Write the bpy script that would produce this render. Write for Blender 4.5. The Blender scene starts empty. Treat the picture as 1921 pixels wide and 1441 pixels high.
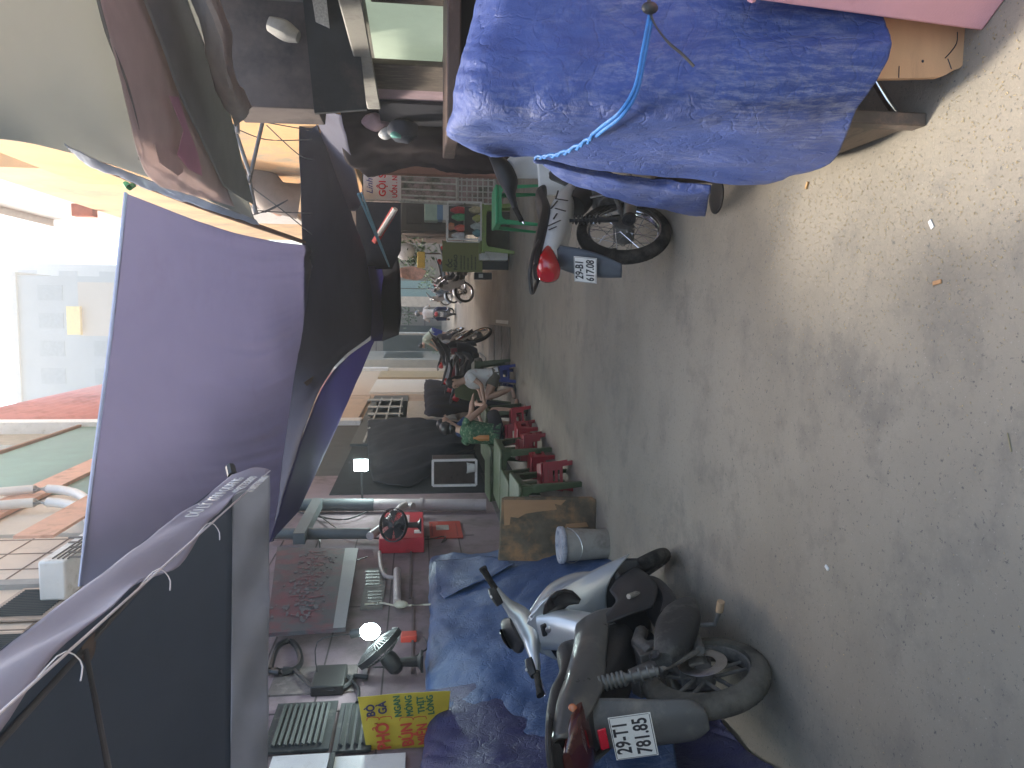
import bpy, bmesh, math, random
from mathutils import Vector, Matrix, noise
R = math.radians
random.seed(7)
scn = bpy.context.scene
COL = scn.collection

# ------------------------------------------------------------------ camera, sky, sun, exposure
CAM = Vector((0, 0, 1.55)); FPX = 1400.0; YAW = R(5.3); PIT = R(7.3)
fw = Vector((-math.sin(YAW)*math.cos(PIT), math.cos(YAW)*math.cos(PIT), -math.sin(PIT)))
rt = Vector((math.cos(YAW), math.sin(YAW), 0))
up = rt.cross(fw)
cam_d = bpy.data.cameras.new('camera'); cam = bpy.data.objects.new('camera', cam_d); COL.objects.link(cam)
cam_d.sensor_fit = 'HORIZONTAL'; cam_d.sensor_width = 36.0; cam_d.lens = 36.0*FPX/1921.0
cam_d.clip_start = 0.05; cam_d.clip_end = 600
m = Matrix((-up, rt, -fw)).transposed().to_4x4(); m.translation = CAM   # the phone was held sideways
cam.matrix_world = m
scn.camera = cam

W = bpy.data.worlds.new('World'); scn.world = W; W.use_nodes = True
nt = W.node_tree; bg = nt.nodes['Background']
sky = nt.nodes.new('ShaderNodeTexSky'); sky.sky_type = 'NISHITA'; sky.sun_disc = False
SUN_EL = R(57); SUN_AZ = R(-42)          # azimuth measured from +Y (down the alley) towards +X
sky.sun_elevation = SUN_EL; sky.sun_rotation = SUN_AZ
sky.air_density = 1.5; sky.dust_density = 5.0; sky.ozone_density = 1.0; sky.altitude = 10
nt.links.new(sky.outputs[0], bg.inputs[0]); bg.inputs[1].default_value = 0.15
sd = bpy.data.lights.new('sun', 'SUN'); sd.energy = 1.9; sd.angle = R(8); sd.color = (1.0, 0.93, 0.82)
so = bpy.data.objects.new('sun', sd); COL.objects.link(so)
sv = Vector((math.sin(SUN_AZ)*math.cos(SUN_EL), math.cos(SUN_AZ)*math.cos(SUN_EL), math.sin(SUN_EL)))
so.rotation_euler = sv.to_track_quat('Z', 'Y').to_euler()
scn.view_settings.view_transform = 'Standard'; scn.view_settings.look = 'None'
scn.view_settings.exposure = 1.9; scn.view_settings.gamma = 1.0
scn.view_settings.use_curve_mapping = False

# rays: photo pixel (1921 x 1441) -> a real place in the alley, given one known coordinate
def ray(x, y): return fw*FPX + rt*(720.5-y) + up*(960.5-x)
def gz(x, y, z=0.0):
    d = ray(x, y); t = (z-CAM.z)/d.z; return CAM + d*t
def gx(x, y, X):
    d = ray(x, y); t = X/d.x; return CAM + d*t
def gy(x, y, Y):
    d = ray(x, y); t = Y/d.y; return CAM + d*t

# ------------------------------------------------------------------ materials
MATS = {}
def M(name, col, rough=.6, metal=0.0, var=.15, sc=6.0, bump=0.0, bsc=60.0, dirt=None, transl=0.0, coat=0.0, tcol=None, emit=None, stretch=None, alpha=1.0):
    if name in MATS: return MATS[name]
    m = bpy.data.materials.new(name); m.use_nodes = True; MATS[name] = m
    t = m.node_tree; N = t.nodes; L = t.links; b = N['Principled BSDF']; out = N['Material Output']
    tc = N.new('ShaderNodeTexCoord'); mp = N.new('ShaderNodeMapping'); L.new(tc.outputs['Object'], mp.inputs[0])
    if stretch: mp.inputs['Scale'].default_value = stretch
    n1 = N.new('ShaderNodeTexNoise'); n1.inputs['Scale'].default_value = sc; n1.inputs['Detail'].default_value = 6; n1.inputs['Roughness'].default_value = .65
    L.new(mp.outputs[0], n1.inputs['Vector'])
    mx = N.new('ShaderNodeMix'); mx.data_type = 'RGBA'
    rp = N.new('ShaderNodeValToRGB'); rp.color_ramp.elements[0].position = .3; rp.color_ramp.elements[1].position = .7
    L.new(n1.outputs['Fac'], rp.inputs[0]); L.new(rp.outputs[0], mx.inputs['Factor'])
    mx.inputs['A'].default_value = [c*(1-var) for c in col[:3]]+[1]
    mx.inputs['B'].default_value = [min(1, c*(1+var)) for c in col[:3]]+[1]
    cs = mx.outputs['Result']
    if dirt:
        dc, amt, dsc = dirt
        n2 = N.new('ShaderNodeTexNoise'); n2.inputs['Scale'].default_value = dsc; n2.inputs['Detail'].default_value = 9; n2.inputs['Roughness'].default_value = .7
        L.new(mp.outputs[0], n2.inputs['Vector'])
        r2 = N.new('ShaderNodeValToRGB'); r2.color_ramp.elements[0].position = .62-amt*.35; r2.color_ramp.elements[1].position = .78-amt*.3
        L.new(n2.outputs['Fac'], r2.inputs[0])
        m2 = N.new('ShaderNodeMix'); m2.data_type = 'RGBA'; L.new(r2.outputs[0], m2.inputs['Factor'])
        L.new(cs, m2.inputs['A']); m2.inputs['B'].default_value = list(dc[:3])+[1]; cs = m2.outputs['Result']
    L.new(cs, b.inputs['Base Color'])
    rr = N.new('ShaderNodeMapRange'); rr.inputs['To Min'].default_value = max(.03, rough-.1); rr.inputs['To Max'].default_value = min(1, rough+.12)
    L.new(n1.outputs['Fac'], rr.inputs['Value']); L.new(rr.outputs[0], b.inputs['Roughness'])
    if rough >= .8 and not metal: b.inputs['Specular IOR Level'].default_value = .15
    b.inputs['Metallic'].default_value = metal; b.inputs['Coat Weight'].default_value = coat
    if bump:
        n3 = N.new('ShaderNodeTexNoise'); n3.inputs['Scale'].default_value = bsc; n3.inputs['Detail'].default_value = 5
        L.new(mp.outputs[0], n3.inputs['Vector'])
        bp = N.new('ShaderNodeBump'); bp.inputs['Strength'].default_value = bump; bp.inputs['Distance'].default_value = .01
        L.new(n3.outputs['Fac'], bp.inputs['Height']); L.new(bp.outputs[0], b.inputs['Normal'])
    if emit:
        b.inputs['Emission Color'].default_value = list(emit[:3])+[1]; b.inputs['Emission Strength'].default_value = emit[3]
    if transl:
        tr = N.new('ShaderNodeBsdfTranslucent'); tr.inputs[0].default_value = list((tcol or col)[:3])+[1]
        ms = N.new('ShaderNodeMixShader'); ms.inputs[0].default_value = transl
        L.new(b.outputs[0], ms.inputs[1]); L.new(tr.outputs[0], ms.inputs[2]); L.new(ms.outputs[0], out.inputs[0])
    if alpha < 1: b.inputs['Alpha'].default_value = alpha
    return m

def tarp_mat(name, col, scuff, rough=.42, amt=.5, transl=0.0):
    """woven polyethylene sheet: crinkles, crease lines, pale scuffs"""
    m = M(name, col, rough, var=.14, sc=3.0, transl=transl)
    t = m.node_tree; N = t.nodes; L = t.links; b = N['Principled BSDF']
    mp = [n for n in N if n.type == 'MAPPING'][0]
    nd = N.new('ShaderNodeTexNoise'); nd.inputs['Scale'].default_value = 5; nd.inputs['Detail'].default_value = 4
    L.new(mp.outputs[0], nd.inputs['Vector'])
    ma = N.new('ShaderNodeVectorMath'); ma.operation = 'MULTIPLY_ADD'; ma.inputs[1].default_value = (.35, .35, .35)
    L.new(nd.outputs['Color'], ma.inputs[0]); L.new(mp.outputs[0], ma.inputs[2])
    vo = N.new('ShaderNodeTexVoronoi'); vo.feature = 'DISTANCE_TO_EDGE'; vo.inputs['Scale'].default_value = 9
    L.new(ma.outputs[0], vo.inputs['Vector'])
    vr = N.new('ShaderNodeMapRange'); vr.inputs['From Max'].default_value = .07
    L.new(vo.outputs['Distance'], vr.inputs['Value'])
    n4 = N.new('ShaderNodeTexNoise'); n4.inputs['Scale'].default_value = 26; n4.inputs['Detail'].default_value = 8; n4.inputs['Roughness'].default_value = .75
    L.new(ma.outputs[0], n4.inputs['Vector'])
    ad = N.new('ShaderNodeMath'); ad.operation = 'MULTIPLY_ADD'; ad.inputs[1].default_value = .25
    L.new(vr.outputs[0], ad.inputs[0]); L.new(n4.outputs['Fac'], ad.inputs[2])
    bp = N.new('ShaderNodeBump'); bp.inputs['Strength'].default_value = .75; bp.inputs['Distance'].default_value = .012
    L.new(ad.outputs[0], bp.inputs['Height']); L.new(bp.outputs[0], b.inputs['Normal'])
    # scuffs: thin pale threads where the weave has rubbed, only inside worn patches
    n5 = N.new('ShaderNodeTexNoise'); n5.inputs['Scale'].default_value = 60; n5.inputs['Detail'].default_value = 6; n5.inputs['Roughness'].default_value = .8
    mq = N.new('ShaderNodeMapping'); mq.inputs['Scale'].default_value = (1, 1, .18); L.new(mp.outputs[0], mq.inputs[0]); L.new(mq.outputs[0], n5.inputs['Vector'])
    r5 = N.new('ShaderNodeValToRGB'); r5.color_ramp.elements[0].position = .46; r5.color_ramp.elements[1].position = .66; L.new(n5.outputs['Fac'], r5.inputs[0])
    n6 = N.new('ShaderNodeTexNoise'); n6.inputs['Scale'].default_value = 2.2; n6.inputs['Detail'].default_value = 5; L.new(mp.outputs[0], n6.inputs['Vector'])
    r6 = N.new('ShaderNodeValToRGB'); r6.color_ramp.elements[0].position = .38; r6.color_ramp.elements[1].position = .72; L.new(n6.outputs['Fac'], r6.inputs[0])
    mu = N.new('ShaderNodeMath'); mu.operation = 'MULTIPLY'; L.new(r5.outputs[0], mu.inputs[0]); L.new(r6.outputs[0], mu.inputs[1])
    m3 = N.new('ShaderNodeMath'); m3.operation = 'MULTIPLY'; m3.inputs[1].default_value = amt; L.new(mu.outputs[0], m3.inputs[0])
    old = b.inputs['Base Color'].links[0].from_socket
    mx = N.new('ShaderNodeMix'); mx.data_type = 'RGBA'; L.new(m3.outputs[0], mx.inputs['Factor']); L.new(old, mx.inputs['A']); mx.inputs['B'].default_value = list(scuff)+[1]
    L.new(mx.outputs['Result'], b.inputs['Base Color'])
    return m

# ------------------------------------------------------------------ mesh building
def frame(t, upv=Vector((0, 0, 1))):
    t = t.normalized()
    u = upv.cross(t)
    if u.length < 1e-4: u = Vector((1, 0, 0)).cross(t)
    if u.length < 1e-4: u = Vector((0, 1, 0)).cross(t)
    u.normalize(); return u, t.cross(u)
def crom(p, t):
    n = len(p)-1; s = min(max(t, 0), 1)*n; i = min(int(s), n-1); f = s-i
    a = p[max(i-1, 0)]; b = p[i]; c = p[i+1]; d = p[min(i+2, n)]
    return b*1.0 + (c-a)*(.5*f) + (a*2-b*5+c*4-d)*(.5*f*f) + (b*3-a-c*3+d)*(.5*f*f*f)
class MB:
    def __init__(s): s.v = []; s.f = []
    def add(s, vs, fs):
        o = len(s.v); s.v += [Vector(q) for q in vs]; s.f += [tuple(i+o for i in f) for f in fs]; return s
    def box(s, c, d, rot=None):
        c = Vector(c); vs = []
        for i in range(8):
            q = Vector(((i & 1)-.5, ((i >> 1) & 1)-.5, (i >> 2)-.5)); q = Vector((q.x*d[0], q.y*d[1], q.z*d[2]))
            if rot: q = rot @ q
            vs.append(c+q)
        return s.add(vs, [(0, 2, 3, 1), (4, 5, 7, 6), (0, 1, 5, 4), (2, 6, 7, 3), (0, 4, 6, 2), (1, 3, 7, 5)])
    def bx(s, x0, x1, y0, y1, z0, z1): return s.box(((x0+x1)/2, (y0+y1)/2, (z0+z1)/2), (abs(x1-x0), abs(y1-y0), abs(z1-z0)))
    def loft(s, pts, w, h, p=2.0, n=14, upv=Vector((0, 0, 1)), cap=True, smooth=0):
        pts = [Vector(q) for q in pts]; k = len(pts)
        w = w if isinstance(w, (list, tuple)) else [w]*k; h = h if isinstance(h, (list, tuple)) else [h]*k
        if smooth:
            P = []; Wd = []; Hd = []
            for i in range(smooth+1):
                t = i/smooth; P.append(crom(pts, t)); Wd.append(crom([Vector((a, 0, 0)) for a in w], t).x); Hd.append(crom([Vector((a, 0, 0)) for a in h], t).x)
            pts, w, h = P, Wd, Hd; k = len(pts)
        vs = []; fs = []
        for i, q in enumerate(pts):
            t = (pts[min(i+1, k-1)]-pts[max(i-1, 0)])
            u, v = frame(t, upv)
            for j in range(n):
                a = 2*math.pi*j/n; ca, sa = math.cos(a), math.sin(a)
                x = math.copysign(abs(ca)**(2/p), ca)*w[i]/2; y = math.copysign(abs(sa)**(2/p), sa)*h[i]/2
                vs.append(q+u*x+v*y)
        for i in range(k-1):
            for j in range(n):
                a = i*n+j; b = i*n+(j+1) % n; fs.append((a, b, b+n, a+n))
        if cap: fs.append(tuple(range(n-1, -1, -1))); fs.append(tuple((k-1)*n+j for j in range(n)))
        return s.add(vs, fs)
    def tube(s, pts, r, n=8, cap=True, smooth=0):
        rr = [2*a for a in r] if isinstance(r, (list, tuple)) else 2*r
        return s.loft(pts, rr, rr, 2.0, n, cap=cap, smooth=smooth)
    def lathe(s, prof, n=24, m=None, close=False):
        m = m or Matrix(); vs = []; fs = []; k = len(prof)
        for i in range(n):
            a = 2*math.pi*i/n
            for r, z in prof: vs.append(m @ Vector((r*math.cos(a), r*math.sin(a), z)))
        for i in range(n):
            j = (i+1) % n
            for q in range(k if close else k-1):
                q2 = (q+1) % k; fs.append((i*k+q, j*k+q, j*k+q2, i*k+q2))
        return s.add(vs, fs)
    def ball(s, c, r, n=14, m=8, rot=None):
        if not isinstance(r, (list, tuple)): r = (r, r, r)
        c = Vector(c); vs = []; fs = []
        for i in range(m+1):
            ph = math.pi*i/m
            for j in range(n):
                a = 2*math.pi*j/n; q = Vector((r[0]*math.sin(ph)*math.cos(a), r[1]*math.sin(ph)*math.sin(a), r[2]*math.cos(ph)))
                vs.append(c+(rot @ q if rot else q))
        for i in range(m):
            for j in range(n):
                a = i*n+j; b = i*n+(j+1) % n; fs.append((a, a+n, b+n, b))
        return s.add(vs, fs)
    def poly(s, pts, thick):
        """planar polygon (3D points) extruded by vector thick"""
        pts = [Vector(q) for q in pts]; t = Vector(thick); n = len(pts)
        return s.add(pts+[q+t for q in pts], [tuple(range(n-1, -1, -1)), tuple(range(n, 2*n))]+[(i, (i+1) % n, (i+1) % n+n, i+n) for i in range(n)])
    def net(s, rows, nu=40, nv=40, amp=0.0, fr=4.0, fold=None, seed=0.0, ragged=0):
        vs = []; fs = []
        rows = [[Vector(q) for q in r] for r in rows]
        for i in range(nv+1):
            for j in range(nu+1):
                row = [crom(r, j/nu) for r in rows]; p = crom(row, i/nv)
                vs.append(p)
        # displace along the local normal
        out = []
        for i in range(nv+1):
            for j in range(nu+1):
                p = vs[i*(nu+1)+j]
                a = vs[i*(nu+1)+min(j+1, nu)]-vs[i*(nu+1)+max(j-1, 0)]; b = vs[min(i+1, nv)*(nu+1)+j]-vs[max(i-1, 0)*(nu+1)+j]
                n = a.cross(b)
                if n.length > 0: n.normalize()
                d = 0
                if amp:
                    d += amp*(noise.noise(p*fr+Vector((seed, 0, 0)))+.5*noise.noise(p*fr*2.3+Vector((seed, 3, 0)))+.28*abs(noise.noise(p*fr*5+Vector((seed, 7, 1)))))
                if fold: d += fold(j/nu, i/nv)
                q = p+n*d
                out.append(q)
        for i in range(nv):
            for j in range(nu):
                a = i*(nu+1)+j; fs.append((a, a+1, a+nu+2, a+nu+1))
        return s.add(out, fs)
    def xf(s, m, start=0):
        for i in range(start, len(s.v)): s.v[i] = m @ s.v[i]
        return s

def wloc(o):
    l = Vector((0, 0, 0))
    while o: l += o.location; o = o.parent
    return l
def tag(o, label=None, cat=None, group=None, kind=None):
    if label: o['label'] = label
    if cat: o['category'] = cat
    if group: o['group'] = group
    if kind: o['kind'] = kind
    return o
def build(name, mb, mat, parent=None, world=True, bevel=0.0, solid=0.0, sharp=38, sub=0, label=None):
    me = bpy.data.meshes.new(name)
    if parent is None:
        xs = [q.x for q in mb.v]; ys = [q.y for q in mb.v]; zs = [q.z for q in mb.v]
        off = Vector(((min(xs)+max(xs))/2, (min(ys)+max(ys))/2, min(zs)))
    else: off = wloc(parent) if world else Vector((0, 0, 0))
    me.from_pydata([q-off for q in mb.v], [], mb.f)
    bm = bmesh.new(); bm.from_mesh(me); bmesh.ops.recalc_face_normals(bm, faces=bm.faces); bm.to_mesh(me); bm.free()
    me.shade_smooth(); me.set_sharp_from_angle(angle=R(sharp))
    me.materials.append(mat)
    o = bpy.data.objects.new(name, me); COL.objects.link(o)
    if parent is None: o.location = off
    else: o.parent = parent
    if solid: md = o.modifiers.new('thickness', 'SOLIDIFY'); md.thickness = solid; md.offset = 0
    if bevel: md = o.modifiers.new('bevel', 'BEVEL'); md.width = bevel; md.segments = 2; md.limit_method = 'ANGLE'; md.angle_limit = R(35); md.harden_normals = False
    if sub: md = o.modifiers.new('sub', 'SUBSURF'); md.levels = sub; md.render_levels = sub
    if label: o['label'] = label
    return o
def thing(name, label, cat, loc, group=None, kind=None, rot=None):
    o = bpy.data.objects.new(name, None); o.empty_display_size = .1; COL.objects.link(o); o.location = Vector(loc)
    if rot: o.rotation_euler = rot
    return tag(o, label, cat, group, kind)
def single(name, mb, mat, label, cat, group=None, kind=None, **k):
    o = build(name, mb, mat, None, **k); return tag(o, label, cat, group, kind)
def copy_tree(o, parent=None):
    c = o.copy(); COL.objects.link(c); c.parent = parent
    for ch in [q for q in o.children]: copy_tree(ch, c)
    return c
def text(name, s, size, mat, parent, origin, right, upv, align='CENTER', world=True, ext=.001, sx=1.0, bold=0.0, shear=0.0, fat=0.0):
    cu = bpy.data.curves.new(name, 'FONT'); cu.body = s; cu.size = size; cu.extrude = ext; cu.align_x = align; cu.align_y = 'CENTER'; cu.offset = bold; cu.shear = shear; cu.resolution_u = 3
    tmp = bpy.data.objects.new('tmp', cu); COL.objects.link(tmp)
    dg = bpy.context.evaluated_depsgraph_get(); dg.update()
    me = bpy.data.meshes.new_from_object(tmp.evaluated_get(dg)); bpy.data.objects.remove(tmp); bpy.data.curves.remove(cu)
    if fat:                                  # heavier strokes: shifted copies in the same mesh
        vs = [v.co.copy() for v in me.vertices]; fs = [tuple(p.vertices) for p in me.polygons]; n0 = len(vs); V2 = []; F2 = []
        for k, (dx, dy) in enumerate(((0, 0), (fat, 0), (-fat, 0), (0, fat), (0, -fat))):
            V2 += [q+Vector((dx, dy, .0003*k)) for q in vs]; F2 += [tuple(i+n0*k for i in f) for f in fs]
        me.clear_geometry(); me.from_pydata(V2, [], F2)
    r = Vector(right).normalized(); u = Vector(upv); u = (u-r*u.dot(r)).normalized(); n = r.cross(u)
    mt = Matrix((r, u, n)).transposed().to_4x4(); mt.translation = Vector(origin)-(wloc(parent) if (world and parent) else Vector((0, 0, 0)))
    mt = mt @ Matrix.Diagonal((sx, 1, 1, 1)); me.transform(mt); me.name = name
    me.materials.clear(); me.materials.append(mat)
    o = bpy.data.objects.new(name, me); COL.objects.link(o); o.parent = parent; return o
def RX(a): return Matrix.Rotation(a, 4, 'X')
def RY(a): return Matrix.Rotation(a, 4, 'Y')
def RZ(a): return Matrix.Rotation(a, 4, 'Z')
def T(*a): return Matrix.Translation(Vector(a))

# palette
BLK = M('black_plastic', (.022, .023, .025), .45, var=.25, sc=12, bump=.1)
RUB = M('rubber', (.028, .027, .025), .85, var=.25, sc=14, bump=.3, bsc=150, dirt=((.11, .10, .085), .35, 5))
RUBD = M('dusty_rubber', (.07, .066, .056), .9, var=.3, sc=9, bump=.3, bsc=150, dirt=((.13, .12, .10), .55, 4))
STL = M('steel', (.5, .5, .5), .35, 1.0, var=.15, dirt=((.22, .18, .14), .2, 8))
CHR = M('chrome', (.75, .76, .78), .14, 1.0, var=.06)
DST = M('dusty_metal', (.13, .125, .115), .7, .3, var=.3, sc=12, bump=.3, bsc=80, dirt=((.2, .18, .15), .4, 6))
ENG = M('engine_metal', (.16, .155, .145), .6, .5, var=.3, sc=20, bump=.3, bsc=60, dirt=((.09, .075, .06), .4, 7))
WHT = M('white_paint', (.72, .72, .70), .45, var=.06, sc=5, dirt=((.45, .43, .38), .15, 6))
PLATE = M('plate_white', (.78, .78, .74), .45, var=.04, sc=9, dirt=((.55, .5, .42), .18, 12))
INK = M('plate_ink', (.03, .03, .035), .5)
SEAT = M('seat_vinyl', (.018, .018, .019), .5, var=.2, bump=.25, bsc=220)
GLASS = M('dark_lens', (.02, .018, .018), .08, var=.1, coat=.6)
RED = M('red_lens', (.45, .008, .012), .12, var=.15, coat=.8)
GRN = M('green_plastic', (.06, .092, .042), .42, var=.12, sc=5, bump=.06, dirt=((.16, .17, .11), .2, 7))
REDP = M('red_plastic', (.28, .017, .027), .4, var=.15, sc=5, dirt=((.25, .04, .04), .2, 7))
# ------------------------------------------------------------------ two-wheelers (local: x right, y forward, z up, origin = rear wheel contact)
def wheel(parent, name, c, R0, wd, style, mat_t, mat_r, m=None, disc=True):
    """tyre with tread, rim, spokes, hub as one wheel part with sub-parts"""
    base = (m or Matrix()) @ T(*c) @ RY(R(90)); h = wd/2; rr = R0-wd*.72
    tb = MB(); prof = []
    for k in range(13):
        a = math.pi*(k/12)-math.pi/2
        prof.append((rr+(R0-rr)*math.cos(a)**.7 if math.cos(a) > 1e-6 else rr, h*math.sin(a)))
    prof += [(rr-.004, h*.7), (rr-.004, -h*.7)]
    tb.lathe(prof, 56, base, close=True)
    for k in range(40):                    # tread blocks
        a = 2*math.pi*k/40
        for sg in (-1, 1):
            tb.box((0, 0, 0), (.006, .013, h*.5), None)
            q = base @ RZ(a) @ T(R0-.0075, 0, sg*h*.36) @ RX(sg*.5) @ RY(-sg*.42)
            for i in range(len(tb.v)-8, len(tb.v)): tb.v[i] = q @ tb.v[i]
    t = build(name, tb, mat_t, parent, world=False)
    rb = MB(); rb.lathe([(rr+.006, -h*.72), (rr-.012, -h*.6), (rr-.022, -h*.3), (rr-.022, h*.3), (rr-.012, h*.6), (rr+.006, h*.72), (rr-.004, h*.5), (rr-.014, 0), (rr-.004, -h*.5)], 48, base, close=True)
    build('rim', rb, mat_r if style == 'cast' else CHR, t, world=False)
    sb = MB(); sb.lathe([(.001, -.05), (.035, -.05), (.045, -.03), (.045, .03), (.035, .05), (.001, .05)], 20, base)
    if style == 'cast':
        for k in range(5):
            for sg in (-1, 1):
                a = 2*math.pi*k/5
                p0 = base @ Vector((.03*math.cos(a+sg*.9), .03*math.sin(a+sg*.9), 0)); p1 = base @ Vector(((rr-.01)*math.cos(a+sg*.16), (rr-.01)*math.sin(a+sg*.16), 0))
                sb.tube([p0, p1], [.011, .008], 6)
        build('spokes', sb, mat_r, t, world=False)
    else:
        build('hub', MB().lathe([(.001, -.06), (.05, -.06), (.065, -.045), (.066, .035), (.05, .06), (.001, .06)], 24, base), DST, t, world=False)
        sb = MB()
        for k in range(36):
            a = 2*math.pi*k/36; z0 = .045 if k % 2 else -.045; da = .95 if (k//2) % 2 else -.95
            p0 = base @ Vector((.058*math.cos(a+da), .058*math.sin(a+da), z0)); p1 = base @ Vector(((rr-.012)*math.cos(a), (rr-.012)*math.sin(a), 0))
            sb.tube([p0, p1], .0022, 4, cap=False)
        build('spokes', sb, CHR, t, world=False)
    if disc:
        db = MB(); q = base @ T(0, 0, .065 if disc == 1 else -.065)
        db.lathe([(.06, 0), (.108, 0), (.11, .0015), (.108, .003), (.06, .003)], 40, q, close=True)
        for k in range(18):
            a = k*math.pi/9; db.box((0, 0, 0), (.03, .006, .005)); mm = q @ RZ(a) @ T(.085, 0, .0015) @ RZ(.7)
            for i in range(len(db.v)-8, len(db.v)): db.v[i] = mm @ db.v[i]
        build('brake_disc', db, STL, t, world=False)
    return t
def spring(mb, p0, p1, r, turns, wr):
    p0, p1 = Vector(p0), Vector(p1); u, v = frame(p1-p0); pts = []
    for i in range(turns*10+1):
        a = 2*math.pi*i/10; pts.append(p0.lerp(p1, i/(turns*10))+u*r*math.cos(a)+v*r*math.sin(a))
    mb.tube(pts, wr, 6)
def number_plate(parent, c, right, upv, l1, l2, w=.19, h=.14):
    c = Vector(c); r = Vector(right).normalized(); u = Vector(upv).normalized(); n = r.cross(u)
    rot = Matrix((r, u, n)).transposed()
    p = build('number_plate', MB().box(c, (w, h, .003), rot), PLATE, parent, world=False, bevel=.001)
    e = MB(); k = .004
    for dx, dy, sx, sy in ((0, h/2-k, w-.012, .002), (0, -h/2+k, w-.012, .002), (w/2-k, 0, .002, h-.012), (-w/2+k, 0, .002, h-.012)):
        e.box(c+r*dx+u*dy+n*.0022, (sx, sy, .001), rot)
    build('border', e, INK, p, world=False)
    text('lettering', l1, .068, INK, p, c+u*.034+n*.003, r, u, world=False, sx=.86, bold=.0012)
    text('lettering', l2, .068, INK, p, c-u*.032+n*.003, r, u, world=False, sx=.86, bold=.0012)
    return p

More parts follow.
